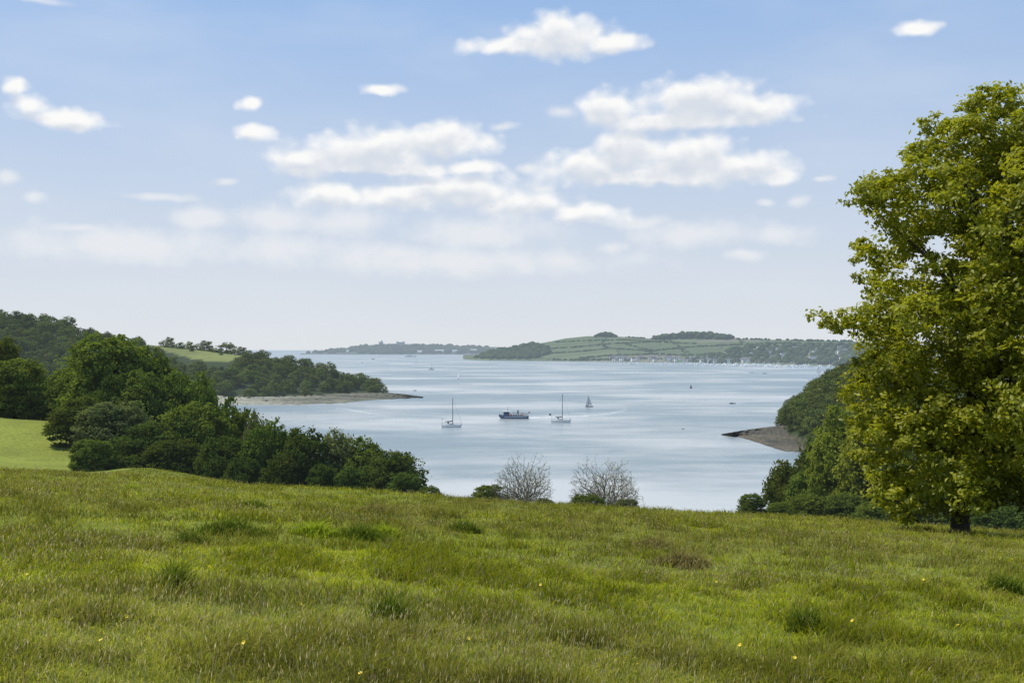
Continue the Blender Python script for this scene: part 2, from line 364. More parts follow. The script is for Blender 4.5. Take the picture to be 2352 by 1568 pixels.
# ---------------------------------------------------------------- leafy crowns
def leaves(centers, normals, size, tint, fold=.2, wid=.58):
    n = len(centers); rnd = R.normal(size=(n, 3)); a = np.cross(normals, rnd); a /= np.linalg.norm(a, axis=1, keepdims=True)+1e-9
    b_ = np.cross(normals, a); s = size[:, None]
    v = np.stack([centers-a*s, centers+b_*s*wid+normals*s*fold, centers+a*s, centers-b_*s*wid+normals*s*fold], 1).reshape(-1, 3)
    i = (np.arange(n)*4)[:, None]; f = np.stack([i+np.array([[0, 1, 2]]), i+np.array([[0, 2, 3]])], 1).reshape(-1, 3)
    return v, f, np.repeat(tint, 4)[:, None]*np.ones((1, 3))
def crown_mesh(name, blobs, sub, per, size, m, sig=.2, cull=.72, core=.12, spread=.5, edge=0.):
    blobs = np.asarray(blobs, float); cs = []; ns = []; ti = []
    bt = R.random(len(blobs))
    for k, (bx, by, bz, r) in enumerate(blobs):
        q = max(5, int(sub*r*r)); d = R.normal(size=(q, 3)); d /= np.linalg.norm(d, axis=1, keepdims=True)
        d = d[(d[:, 2] > -.55) | (R.random(q) < .5)]
        rr = R.uniform(.62, 1.08, len(d))[:, None]*r*np.array([1, 1, .85]); c = np.array([bx, by, bz])+d*rr
        dist = np.linalg.norm(c[:, None]-blobs[None, :, :3], axis=2)/blobs[None, :, 3]; dist[:, k] = 9
        keep = (dist.min(1) > cull) | (R.random(len(c)) < core)
        c = c[keep]; d = d[keep]; st = R.random(len(c)); g = sig*r**.5*R.uniform(.7, 1.3, len(c))
        L = R.normal(size=(len(c), per, 3))*g[:, None, None]*np.array([1.15, 1.15, .7]); L = L+c[:, None]
        N_ = d[:, None]*.6+R.normal(size=L.shape)*spread+np.array([0, 0, .45]); 
        t = .35*bt[k]+.35*st[:, None]+.3*R.random((len(c), per))
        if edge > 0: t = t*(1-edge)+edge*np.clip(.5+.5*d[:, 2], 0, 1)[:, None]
        cs.append(L.reshape(-1, 3)); ns.append(N_.reshape(-1, 3)); ti.append(t.ravel())
    cs = np.concatenate(cs); ns = np.concatenate(ns); ti = np.concatenate(ti); ns /= np.linalg.norm(ns, axis=1, keepdims=True)
    v, f, c = leaves(cs, ns, R.uniform(.65, 1.25, len(cs))*size, ti)
    return tri_mesh(name, v, f, c, [m])
m_bark = mat('bark', (.055, .045, .033), .95, 0, .4, 3.)
m_bark_f = mat('bark_far', (.05, .045, .035), .95, haze(900), .3, 3.)

def proto_blobs(kind, n):
    bl = []
    for i in range(n):
        th = random.random()*6.283; s = random.random()
        if kind == 0:
            h = .8+7.6*s; R_ = 4.4*math.sqrt(max(0.02, 1-((h-3.4)/(5.6 if h > 3.4 else 4.5))**2))
        elif kind == 1:
            h = 1.2+7.7*s; R_ = 4.0*math.sqrt(max(.02, 1-((h-4.6)/4.9)**2))
        elif kind == 2:
            h = .9+7.5*s; R_ = (4.4 if math.sin(th*2+h) > 0 else 3.7)*math.sqrt(max(.02, 1-((h-3.8)/5.2)**2))
        else:
            h = .8+7.7*s; R_ = 4.3*math.sqrt(max(.02, 1-((h-3.0)/6.2)**2))
        r = random.uniform(.9, 1.7)*(1.15 if h < 6 else 1.); R_ = max(0, R_-r*.75)*random.uniform(.88, 1.06)
        bl.append((R_*math.cos(th), R_*math.sin(th), h, r))
    for i in range(9): bl.append((random.gauss(0, 1), random.gauss(0, 1), random.uniform(2.2, 7.), 2.1))
    return bl
def trunk_mb(blobs, r0=.32, h=10, nl=9, k=6):
    mb = MB(); mb.tube([(0, 0, -1.2), (0, 0, 0), (.1, .05, h*.22), (.05, .15, h*.5), (-.05, .05, h*.7)], [r0*1.7, r0*1.3, r0, r0*.6, r0*.15], 8)
    for bx, by, bz, r in random.sample(list(map(tuple, blobs)), min(nl, len(blobs))):
        z0 = max(h*.12, bz*.5); mb.tube([(0.05, .1, z0), (bx*.45, by*.45, z0+(bz-z0)*.6), (bx*.85, by*.85, bz*.95)], [r0*.42, r0*.25, r0*.08], k)
    return mb
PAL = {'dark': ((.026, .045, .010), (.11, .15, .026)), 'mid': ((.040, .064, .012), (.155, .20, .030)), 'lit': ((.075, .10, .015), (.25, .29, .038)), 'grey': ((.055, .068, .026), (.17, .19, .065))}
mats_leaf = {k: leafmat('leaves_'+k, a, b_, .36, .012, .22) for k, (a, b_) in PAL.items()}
protos = []
for k in range(6):
    bl = proto_blobs([0, 1, 2, 3, 0, 2][k], 46); tr = trunk_mb(bl).mesh('tree_trunk', m_bark)
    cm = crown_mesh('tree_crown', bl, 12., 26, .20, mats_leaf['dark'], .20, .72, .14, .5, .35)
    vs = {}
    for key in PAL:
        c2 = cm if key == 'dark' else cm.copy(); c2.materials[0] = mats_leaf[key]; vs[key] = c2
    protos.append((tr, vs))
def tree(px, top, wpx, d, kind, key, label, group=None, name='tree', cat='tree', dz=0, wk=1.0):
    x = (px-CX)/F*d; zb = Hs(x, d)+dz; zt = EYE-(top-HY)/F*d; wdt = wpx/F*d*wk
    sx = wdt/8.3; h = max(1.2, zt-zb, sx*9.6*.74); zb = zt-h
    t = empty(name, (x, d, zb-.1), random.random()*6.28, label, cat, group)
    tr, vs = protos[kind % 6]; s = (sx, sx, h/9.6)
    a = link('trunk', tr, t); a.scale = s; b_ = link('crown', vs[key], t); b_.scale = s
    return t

LEFTS = [
 (210, 1004, 88, 118, 4, 'mid', 'small round green tree standing alone at the left edge of the clump'),
 (400, 1005, 130, 122, 0, 'dark', 'low dark bushy tree at the front of the left clump'),
 (330, 962, 165, 134, 2, 'dark', 'wide green tree behind the low bushes of the left clump'),
 (515, 998, 116, 118, 0, 'dark', 'dark rounded tree with shaded base, fourth along the meadow edge from the left'),
 (612, 970, 122, 118, 1, 'mid', 'upright mid green tree at the meadow edge below the pale pointed one'),
 (700, 980, 126, 111, 3, 'dark', 'dark rounded tree in the middle of the meadow edge row'),
 (775, 990, 112, 114, 1, 'grey', 'open grey green tree between two dark ones at the meadow edge'),
 (848, 996, 122, 112, 2, 'mid', 'spreading tree second from the right end of the left clump'),
 (905, 1030, 132, 106, 0, 'dark', 'broad dark tree closing the right end of the left clump'),
 (985, 1112, 60, 98, 4, 'mid', 'small low bush just right of the left clump'),
 (190, 905, 125, 150, 2, 'mid', 'mid green tree at the left flank of the clump beside the small field'),
 (262, 918, 150, 145, 0, 'grey', 'grey brown tinged tree in the middle of the left clump'),
 (250, 760, 200, 170, 4, 'mid', 'tallest tree of the left clump with a broad peaked crown'),
 (195, 808, 130, 178, 2, 'dark', 'dark tree shouldering the left side of the tallest tree'),
 (325, 785, 160, 176, 5, 'mid', 'tall tree shouldering the right side of the tallest tree'),
 (335, 842, 160, 158, 2, 'dark', 'rounded tree in front of the tall peak of the left clump'),
 (430, 846, 160, 165, 0, 'mid', 'broad sunlit tree stepping down right of the tall peak'),
 (490, 880, 125, 158, 2, 'dark', 'lower tree on the descending skyline of the left clump'),
 (545, 925, 130, 146, 5, 'mid', 'green rounded tree on the lower skyline of the left clump'),
 (445, 920, 180, 140, 0, 'mid', 'wide bright topped tree low in the middle of the clump'),
 (592, 955, 70, 136, 1, 'grey', 'slim pale grey tree poking up from the clump'),
 (145, 885, 80, 190, 0, 'dark', 'narrow dark tree behind the small field at left'),
 (300, 1040, 110, 120, 4, 'dark', 'low shaded scrub between the small round tree and the dark bush'),
 (455, 1020, 95, 128, 2, 'mid', 'small tree tucked between two dark rounded trees'),
 (655, 1040, 95, 108, 4, 'dark', 'low dark bush filling the gap in the meadow edge row'),
 (560, 1045, 85, 113, 0, 'dark', 'low dark bush under the upright mid green tree'),
 (935, 1080, 85, 101, 4, 'dark', 'low dark bush at the foot of the broad end tree'),
 (815, 1065, 90, 106, 0, 'dark', 'low shaded bush below the open grey green tree'),
 (745, 1060, 80, 107, 4, 'dark', 'low shaded bush below the middle dark rounded tree'),
 (270, 850, 130, 160, 2, 'dark', 'dark lobed tree in front of the tallest tree'),
 (655, 985, 90, 124, 0, 'mid', 'green tree in the gap just left of the middle dark rounded tree'),
 (38, 820, 140, 186, 0, 'mid', 'big round dark tree above the small field at the left edge of the photo'),
 (2, 768, 100, 214, 4, 'mid', 'taller tree behind the big round one at the left edge'),
 (-60, 800, 150, 195, 2, 'mid', 'tree just cut by the left edge of the photo'),
 (100, 918, 60, 205, 4, 'dark', 'low shrub beside the big round tree at the back of the small field'),
 (135, 922, 60, 200, 0, 'dark', 'low dark shrub at the back right of the small field'),
 (172, 925, 60, 192, 4, 'dark', 'low shaded shrub where the small field meets the clump'),
 (60, 905, 80, 215, 0, 'dark', 'dark shrub behind the big round tree at the left'),
]
for a in LEFTS: tree(*a, group='trees of the left clump', wk=1.10)
RIGHTS = [
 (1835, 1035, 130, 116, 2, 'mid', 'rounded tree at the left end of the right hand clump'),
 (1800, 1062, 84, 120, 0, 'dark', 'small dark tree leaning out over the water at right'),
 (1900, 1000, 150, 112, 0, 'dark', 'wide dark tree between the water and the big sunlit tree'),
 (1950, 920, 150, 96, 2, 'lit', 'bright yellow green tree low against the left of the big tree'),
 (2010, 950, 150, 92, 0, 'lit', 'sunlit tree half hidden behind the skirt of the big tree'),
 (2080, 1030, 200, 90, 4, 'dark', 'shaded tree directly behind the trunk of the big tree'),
 (2230, 1040, 220, 92, 0, 'dark', 'shaded tree behind the big tree near the right edge'),
 (2370, 1030, 200, 88, 2, 'dark', 'shaded tree at the right edge behind the big tree'),
 (1870, 1075, 120, 104, 4, 'mid', 'low tree filling the foot of the right hand clump'),
 (1930, 1060, 120, 98, 0, 'mid', 'rounded tree at the foot of the bright yellow green one'),
]
for a in RIGHTS: tree(*a, group='trees of the right clump', wk=1.1)
BUSHES = [
 (1725, 1128, 66, 66, 4, 'mid', 'small round dark green bush alone at the right end of the meadow edge'),
 (1860, 1130, 120, 82, 4, 'mid', 'low scrubby bush under the dark trees at right'),
 (1940, 1128, 110, 80, 0, 'dark', 'low dark bush beside the skirt of the big tree'),
 (1122, 1108, 90, 86, 4, 'mid', 'low green bush at the left foot of the first bare tree'),
 (1348, 1130, 90, 70, 0, 'mid', 'low bright green bush between the two bare trees'),
 (1250, 1140, 50, 78, 4, 'grey', 'tiny grey green bush at the right foot of the first bare tree'),
 (1440, 1140, 70, 76, 4, 'grey', 'low grey green scrub at the right foot of the second bare tree'),
 (1790, 1148, 60, 72, 4, 'mid', 'small scrubby bush beside the lone round bush'),
 (2100, 1150, 140, 72, 4, 'dark', 'low shaded undergrowth left of the big trunk'),
 (2290, 1155, 170, 72, 0, 'dark', 'low shaded undergrowth right of the big trunk'),
 (2010, 1150, 110, 76, 0, 'mid', 'low undergrowth below the skirt of the big tree'),
]
for a in BUSHES: tree(*a, group='bushes along the meadow edge', name='bush', cat='bush')

fp = []
for k in range(5):
    bl = []
    for i in range(20):
        th = random.random()*6.28; h = random.uniform(.4, 8.2); R_ = 4.5*math.sqrt(max(.03, 1-((h-3.2)/6.0)**2)); r = random.uniform(1.3, 2.2)
        bl.append(((R_-r*.7)*math.cos(th), (R_-r*.7)*math.sin(th), h, r))
    bl += [(0, 0, 4, 3.), (0, 0, 6, 2.4)]
    cm = crown_mesh('wood_tree', bl, 4.5, 12, .38, None, .26, .75, .12, .35, .4)
    tb = MB().tube([(0, 0, -2), (0, 0, 3), (0, 0, 7)], [.4, .3, .1], 5)
    v0 = np.empty(len(cm.vertices)*3, np.float32); cm.vertices.foreach_get('co', v0); v0 = v0.reshape(-1, 3)
    f0 = np.empty(len(cm.loops), np.int32); cm.loops.foreach_get('vertex_index', f0); f0 = f0.reshape(-1, 3)
    c0 = np.empty(len(v0)*4, np.float32); cm.color_attributes['Col'].data.foreach_get('color', c0); c0 = c0.reshape(-1, 4)
    tq = np.array([f_ for f_ in tb.f if len(f_) == 4]); tt_ = np.concatenate([tq[:, [0, 1, 2]], tq[:, [0, 2, 3]]])+len(v0)
    vv_ = np.concatenate([v0, np.array([tuple(p) for p in tb.v], np.float32)]); ff_ = np.concatenate([f0, tt_]); cc_ = np.concatenate([c0[:, :3], np.zeros((len(tb.v), 3))])
    fp.append((vv_, ff_, cc_, np.concatenate([np.zeros(len(f0)), np.ones(len(tt_))])))
def fprotos(mname, dark, light, hz):
    m = leafmat(mname, dark, light, .25, hz, .32, .0)
    return [tri_mesh('wood_tree', v, f, c, [m, m_bark_f], False, mi) for v, f, c, mi in fp]
hillp = fprotos('hill_wood_leaves', (.034, .052, .014), (.165, .195, .044), haze(560))
rightp = fprotos('right_wood_leaves', (.028, .045, .013), (.135, .165, .036), haze(300))
cnt = 0
for gy in np.arange(788, 1075, 15.):
    for gx in np.arange(-600, -80, 15.):
        x = gx+random.uniform(-5.5, 5.5); y = gy+random.uniform(-5.5, 5.5); z = Hs(x, y)
        if z < .2: continue
        px = x/y*F+CX; py = HY+(EYE-z)/y*F
        if px < -45 or px > 886: continue
        if y > np.interp(px, [0, 330, 880], [1040, 1000, 900]): continue
        if 150 < px < 450 and py > 878: continue
        if any(bool(in_field(np.array([px]), np.array([py+q]))[0]) for q in (3, -8, -18, -26)) or (335 < px < 540 and y > 925):
            if not (random.random() < .05 and 400 < px < 540): continue
            s = random.uniform(.35, .5)
        else:
            left = px < 335
            s = random.uniform(1.1, 1.7) if left else random.uniform(.9, 1.4)
        left = px < 335
        o = link('wood_tree', hillp[random.randrange(5)]); o.location = (x, y, z-1.5*min(1, s)); o.rotation_euler = (0, 0, random.random()*6.28); o.scale = (s*1.12, s*1.12, s*random.uniform(.8, 1.08))
        if left: tag(o, 'round topped tree in the dense wood on the high hill at far left', 'tree', 'trees of the far left hill wood')
        else: tag(o, 'round topped tree in the wood on the low headland above the shingle spit', 'tree', 'trees of the headland wood')
        cnt += 1
print('hill trees', cnt)
for px, top, wpx, d, lab in [(385, 773, 34, 1010, 'dark round tree first on the headland skyline above the pale field'), (412, 783, 22, 1000, 'small skyline tree beside the first dark round one'),
     (432, 783, 26, 1005, 'small round skyline tree left of the wide one'), (466, 781, 50, 995, 'wide dark skyline tree in the middle above the pale field'), (520, 785, 50, 985, 'dark skyline tree at the right end of the pale field'),
     (550, 795, 38, 975, 'lower skyline tree right of the pale field'), (492, 799, 26, 985, 'small low tree at the top edge of the pale field')]:
    x = U(px)*d; zt = EYE-(top-HY)/F*d; zb = min(Hs(x, d)-2.5, zt-7); wm = wpx/F*d; o = link('skyline_tree', hillp[random.randrange(5)]); o.location = (x, d, zb); o.scale = (wm/9.0, wm/9.0, (zt-zb)/9.8); tag(o, lab, 'tree', 'skyline trees above the pale field')
cnt = 0
for gy in np.arange(360, 640, 9.6):
    for gx in np.arange(95, 240, 9.6):
        x = gx+random.uniform(-3.5, 3.5); y = gy+random.uniform(-3.5, 3.5); z = Hs(x, y); px = x/y*F+CX
        if z < .3 or px < 1796 or px > 2000 or y < np.interp(px, [1790, 1860, 2000], [472, 388, 364]) or y > 560+.4*(px-1790): continue
        s = random.uniform(.9, 1.25)*float(np.interp(px, [1796, 1870], [.62, 1.]))
        o = link('wood_tree', rightp[random.randrange(5)]); o.location = (x, y, z-1.4*s); o.rotation_euler = (0, 0, random.random()*6.28); o.scale = (s*1.1, s*1.1, s*random.uniform(.85, 1.1))
        tag(o, 'round topped tree on the steep wooded bank above the rocky shore at right', 'tree', 'trees of the right bank wood'); cnt += 1
print('right trees', cnt)

# ---------------------------------------------------------------- the big tree
BD = 55.; bx0 = U(2205)*BD; bz0 = Hs(bx0, BD)
big = empty('big_tree', (bx0, BD, bz0), 0, 'towering broad leaved tree with sunlit yellow green crown at the right edge', 'tree')
hh = [0.8, 2.5, 4.9, 7.3, 9.7, 11.2, 11.9, 13.2, 14.5, 15.8, 17, 18.6, 19.3, 21, 22, 23.4, 24.4, 25.4]
ll = [-4.8, -5.2, -5.5, -6.0, -5.6, -6.4, -7.1, -5.2, -4.7, -5.4, -4.1, -5.6, -5.0, -3.2, -1.8, -.6, 1.6, 3.3]
bl = []
for i in range(300):
    h = 2.1+22.4*random.random(); th = random.random()*6.283; cx = 1.5+3.2*h/26; Rr = cx-np.interp(h, hh, ll)
    Rr *= 1+.10*math.sin(th*3+h*.9); r = random.uniform(.75, 1.6)*(1. if h < 21 else .8); q = max(.0, Rr-r*.85)*random.uniform(.78, 1.03)
    if random.random() < .18: q = Rr-.3; r = .7
    bl.append((cx+q*math.cos(th), q*math.sin(th)*.95, h, r))
for h, l in [(11.9, -6.6), (11.6, -5.8), (18.7, -5.3), (19.1, -4.5), (15.8, -5.0), (7.5, -5.7), (4.2, -5.2), (20.8, -2.8), (22.6, -1.), (9.6, -5.3), (2.4, -4.7), (5.5, -5.8), (2.0, -3.6), (23.6, .7), (1.6, -4.4)]:
    for j in range(4): bl.append((l+random.uniform(0, 1.3), random.uniform(-2.5, 2.5), h+random.uniform(-.4, .5), random.uniform(.45, .85)))
for i in range(85):
    h = random.uniform(2.6, 21.5); cx = 1.5+3.2*h/26; bl.append((cx+random.gauss(0, 2.0), random.gauss(.4, 1.7), h, 2.0))
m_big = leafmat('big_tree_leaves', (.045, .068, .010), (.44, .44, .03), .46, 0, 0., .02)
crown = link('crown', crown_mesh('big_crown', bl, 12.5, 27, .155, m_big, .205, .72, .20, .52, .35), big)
MB().tube([(0, 0, -.6), (0, 0, .3), (.05, 0, 1.4), (.3, .1, 4), (1.2, .2, 10), (2.4, 0, 18), (3.4, 0, 22)], [.75, .52, .45, .42, .34, .2, .05], 12).build('trunk', m_bark, big, True)
for i in range(22):
    b_ = random.choice([q for q in bl if q[2] > 5]); z0 = b_[2]*.55+1; tx = np.interp(z0, [0, 4, 10, 18, 24], [0, .3, 1.2, 2.4, 3.4])
    MB().tube([(tx, .1, z0), (tx+(b_[0]-tx)*.4, b_[1]*.4, z0+(b_[2]-z0)*.55), (b_[0]*.92, b_[1]*.9, b_[2])], [.17, .11, .03], 6).build('limb', m_bark, big, True)

# ---------------------------------------------------------------- two thin bare trees
m_twig = mat('grey_brown_twigs', (.17, .15, .11), .9, .01, .2, 6.)
m_sparse = leafmat('sparse_leaves', (.13, .15, .06), (.25, .27, .12), .3, .01, 0.)
def bare(px, top, wpx, d, label):
    x = U(px)*d; zb = Hs(x, d)+.3; h = EYE-(top-HY)/F*d-zb; t = empty('bare_tree', (x, d, zb-.1), 0, label, 'tree', 'thin bare trees at the meadow edge')
    wr = wpx/F*d/2; n = 3000; pts = []
    while len(pts) < n:
        a = R.random()*6.283; el_ = math.asin(R.uniform(.02, 1.)); rr = R.random()**.45
        lim = .86+.13*math.sin(3*a+2*el_+px)+.09*math.sin(7*a+5*el_); rr *= lim
        zz = h*(.16*rr+.88*math.sin(el_)*rr); rad = wr*1.2*math.cos(el_)**.7*rr*min(1., .35+zz/(h*.3))
        pts.append((math.cos(a)*rad, math.sin(a)*rad, zz))
    pts = np.array(pts); pts = pts[np.argsort(np.linalg.norm(pts, axis=1))]
    nodes = np.zeros((len(pts)+2, 3)); nodes[0] = (0, 0, -.6); nodes[1] = (0, 0, .1); par = [-1, 0]; pl = np.zeros(len(pts)+2); pl[1] = .1; c_ = 2
    for q in pts:
        dd = np.linalg.norm(nodes[1:c_]-q, axis=1); cost = dd**1.35+.36*pl[1:c_]; j = int(np.argmin(cost))+1
        nodes[c_] = q; par.append(j); pl[c_] = pl[j]+dd[j-1]; c_ += 1
    cntd = np.ones(len(nodes))
    for i in range(len(nodes)-1, 0, -1): cntd[par[i]] += cntd[i]
    tr = MB(); mb = MB()
    for i in range(1, len(nodes)):
        r1 = .0075+.0027*cntd[i]**.6; r0 = min(.0075+.0027*cntd[par[i]]**.6, r1*1.5)
        a, b_ = Vector(nodes[par[i]]), Vector(nodes[i]); md = (a+b_)/2+Vector(R.normal(size=3)*.07*(b_-a).length)
        (tr if cntd[i] > 120 else mb).tube([a, md, b_], [r0, (r0+r1)/2, r1], 5 if cntd[i] > 40 else 3)
    a = tr.build('trunk', m_twig, t); b_ = mb.build('twigs', m_twig, t)
    tp = nodes[cntd < 4]; tp = np.concatenate([tp, tp])+R.normal(size=(2*len(tp), 3))*.08
    nn = R.normal(size=tp.shape); nn /= np.linalg.norm(nn, axis=1, keepdims=True)
    vv2, ff2, cc2 = leaves(tp, nn, R.uniform(.02, .05, len(tp)), R.random(len(tp)))
    link('sparse_leaves', tri_mesh('sparse_leaves', vv2, ff2, cc2, [m_sparse]), t)
bare(1205, 1042, 136, 84, 'thin grey twiggy tree, the left of two at the meadow edge before the water')
bare(1392, 1048, 160, 80, 'wide thin twiggy tree, the right of two at the meadow edge before the water')

# ---------------------------------------------------------------- meadow grass
m_grass = vcolmat('grass_blades', .48)
PALG = np.array([[.50, .51, .024], [.29, .35, .020], [.43, .40, .08], [.62, .54, .25], [.40, .45, .024]])
def blades(x, y, hgt, wid, col, lean=.45, zf=H):
    n = len(x); z = zf(x, y); th = R.random(n)*6.283; ph = R.random(n)*6.283
    wx = np.cos(th)*wid/2; wy = np.sin(th)*wid/2; le = lean*hgt*R.uniform(.2, 1.3, n); lx = np.cos(ph)*le+.10*hgt; ly = np.sin(ph)*le
    v = np.zeros((n, 5, 3)); 
    v[:, 0] = np.stack([x-wx, y-wy, z-.02], -1); v[:, 1] = np.stack([x+wx, y+wy, z-.02], -1)
    v[:, 2] = np.stack([x-wx*.8+lx*.35, y-wy*.8+ly*.35, z+hgt*.6], -1); v[:, 3] = np.stack([x+wx*.8+lx*.35, y+wy*.8+ly*.35, z+hgt*.6], -1)
    v[:, 4] = np.stack([x+lx, y+ly, z+hgt*R.uniform(.6, 1., n)], -1)
    i = (np.arange(n)*5)[:, None]; f = np.stack([i+np.array([[0, 1, 3]]), i+np.array([[0, 3, 2]]), i+np.array([[2, 3, 4]])], 1).reshape(-1, 3)
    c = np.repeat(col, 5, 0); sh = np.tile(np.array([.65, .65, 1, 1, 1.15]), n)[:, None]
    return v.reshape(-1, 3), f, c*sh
def stems(x, y, hgt, wid, col, zf=H):
    n = len(x); z = zf(x, y); ph = R.random(n)*6.283; le = .6*hgt*R.random(n); lx = np.cos(ph)*le+.12*hgt; ly = np.sin(ph)*le; th = R.random(n)*3.14
    wx = np.cos(th)*wid/2; wy = np.sin(th)*wid/2; v = np.zeros((n, 7, 3)); T = .8
    v[:, 0] = np.stack([x-wx*.4, y-wy*.4, z], -1); v[:, 1] = np.stack([x+wx*.4, y+wy*.4, z], -1); v[:, 2] = np.stack([x+lx*T, y+ly*T, z+hgt*T], -1)
    v[:, 3] = v[:, 2]; v[:, 4] = np.stack([x+lx*.9+wx*1.4, y+ly*.9+wy*1.4, z+hgt*.9], -1); v[:, 5] = np.stack([x+lx*.9-wx*1.4, y+ly*.9-wy*1.4, z+hgt*.9], -1); v[:, 6] = np.stack([x+lx, y+ly, z+hgt], -1)
    i = (np.arange(n)*7)[:, None]; f = np.stack([i+np.array([[0, 1, 2]]), i+np.array([[3, 4, 5]]), i+np.array([[4, 6, 5]])], 1).reshape(-1, 3)
    return v.reshape(-1, 3), f, np.repeat(col, 7, 0)
parts = []
def samp(n, y0, y1, ul=.60, ur=.60):
    y = np.sqrt(y0*y0+(y1*y1-y0*y0)*R.random(n)); u = R.uniform(-ul, ur, n); return u*y+np.sign(u)*1.2*np.abs(u), y
for n, y0, y1, ul, ur in [(85000, 6, 10.5, .6, .6), (115000, 10.5, 20, .6, .6), (130000, 20, 40, .6, .6), (120000, 40, 78, .6, .6), (14000, 78, 112, .62, -.26)]:
    x, y = samp(n, y0, y1, ul, ur)
    pn = fbm(x/.8, y/.8, 41, 3); pl_ = fbm(x/3.5, y/5, 43, 3); p0 = fbm(x/.32, y/.32, 47, 2); fine = R.random(n)
    big_ = fbm(x/7, y/13, 71, 3)
    k = np.where(fine < .36, 0, np.where(fine < .60, 1, np.where(fine < .80, 4, np.where(fine < .92, 2, 3))))
    col = PALG[k]; g = sstep(.44, .64, pn)[:, None]; col = col*(1-.48*g)
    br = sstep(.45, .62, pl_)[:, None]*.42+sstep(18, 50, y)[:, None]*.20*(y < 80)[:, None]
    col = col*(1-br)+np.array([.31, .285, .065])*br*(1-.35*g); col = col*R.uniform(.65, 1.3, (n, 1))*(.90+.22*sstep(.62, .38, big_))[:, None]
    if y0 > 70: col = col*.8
    hgt = (.05+.13*R.random(n))*(0.5+1.1*sstep(.35, .7, pn))*(.6+.8*sstep(.3, .7, p0))*(1+.35*sstep(15, 40, y))*(.5 if y0 > 70 else 1)
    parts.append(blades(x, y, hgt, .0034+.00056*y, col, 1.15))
    if y0 > 70: continue
    m_ = int(n*.12); x, y = samp(m_, y0, y1, ul, ur); kk = fbm(x/3.5, y/5, 55, 3); keep = R.random(m_) < sstep(.3, .65, kk)
    x = x[keep]; y = y[keep]; m_ = len(x)
    cs_ = np.array([.52, .44, .22])+(R.random((m_, 1))-.5)*np.array([.34, .28, .16]); cs_[R.random(m_) < .25] = [.27, .18, .09]
    parts.append(stems(x, y, R.uniform(.12, .36, m_), .0026+.00036*y, cs_))
off = 0; VV = []; FF = []; CC = []
for v, f, c in parts: VV.append(v); FF.append(f+off); CC.append(c); off += len(v)
tag(link('meadow_grass', tri_mesh('meadow_grass', np.concatenate(VV), np.concatenate(FF), np.concatenate(CC), [m_grass])), 'long unmown grass with seed heads covering the meadow', 'grass', kind='stuff')
del VV, FF, CC, parts
TUS = [(530, 1225, 1.9, 0, 'dark green grass tussock left of centre in the upper meadow'), (835, 1240, 1.7, 0, 'dark tussock beside the bright leafy patch near the middle of the meadow'), (885, 1235, 1.0, 1, 'bright leafy weed clump right of the middle dark tussock'),
       (722, 1230, 1.2, 1, 'bright leafy weed clump left of the middle dark tussock'), (1068, 1222, 1.1, 0, 'dark narrow tussock in the centre of the upper meadow'), (1500, 1262, 1.4, 2, 'brown tinged tussock right of centre'), (1570, 1300, 1.5, 2, 'wide brown tinged tussock below and right of another'),
       (300, 1130, 1.5, 1, 'bright green weed clump high on the left of the meadow'), (435, 1255, .9, 0, 'small dark tussock below the big left one'), (895, 1425, .6, 0, 'dark tussock low in the centre left of the meadow'), (400, 1355, .6, 0, 'small dark tussock in the left foreground'),
       (1850, 1450, .6, 0, 'dark tussock in the right foreground'), (2310, 1360, 1.0, 0, 'dark green tussock at the right edge of the meadow'), (580, 1170, 1.8, 0, 'dark green tussock on the upper left brow'), (860, 1180, 1.8, 2, 'olive tussock on the brow above the middle clumps')]
for px, py, rad, kd, lab in TUS:
    c = hit(px, py, H, 5, 90, 1500); n = int(560*max(.6, rad)); a = R.random(n)*6.283; rr = rad*.42*R.random(n)**.7*(1+.35*np.sin(a*3+px)); x = np.cos(a)*rr; y = np.sin(a)*rr*.9
    base_c = np.array([[.105, .145, .016], [.29, .35, .025], [.23, .19, .06]][kd]); col = base_c*R.uniform(.5, 1.6, (n, 1))
    zf = lambda X, Y, c=c: H(X+c.x, Y+c.y)-c.z
    v, f, cc = blades(x, y, R.uniform(.22, .46, n)*(1.15-.75*np.clip(rr/max(rad*.5, .01), 0, 1)), (.004+.0006*c.y)*(1.2 if kd == 1 else 1.0), col, .9, zf)
    o = link('weed_clump' if kd == 1 else 'grass_tussock', tri_mesh('tuft', v, f, cc, [m_grass])); o.location = c
    tag(o, lab, 'weed clump' if kd == 1 else 'tussock', 'tussocks and weed clumps in the meadow')
m_pet = mat('yellow_petals', (.80, .58, .02), .5, 0, .1, 20.); m_stem = mat('flower_stem', (.10, .16, .03), .8, 0, .2, 8.)
pb = MB()
for k in range(5):
    a = k*1.2566; ca, sa = math.cos(a), math.sin(a); q = lambda r, t, z: (r*ca-t*sa, r*sa+t*ca, z)
    pb.raw([q(.003, 0, 0), q(.013, -.010, .004), q(.026, -.007, .010), q(.026, .007, .010), q(.013, .010, .004)], [(0, 1, 2, 3, 4)])
bloom_me = pb.mesh('bloom', m_pet); stem_me = MB().tube([(0, 0, -.27), (.012, 0, -.14), (0, 0, 0)], [.003, .0025, .002], 4).mesh('flower_stem', m_stem)
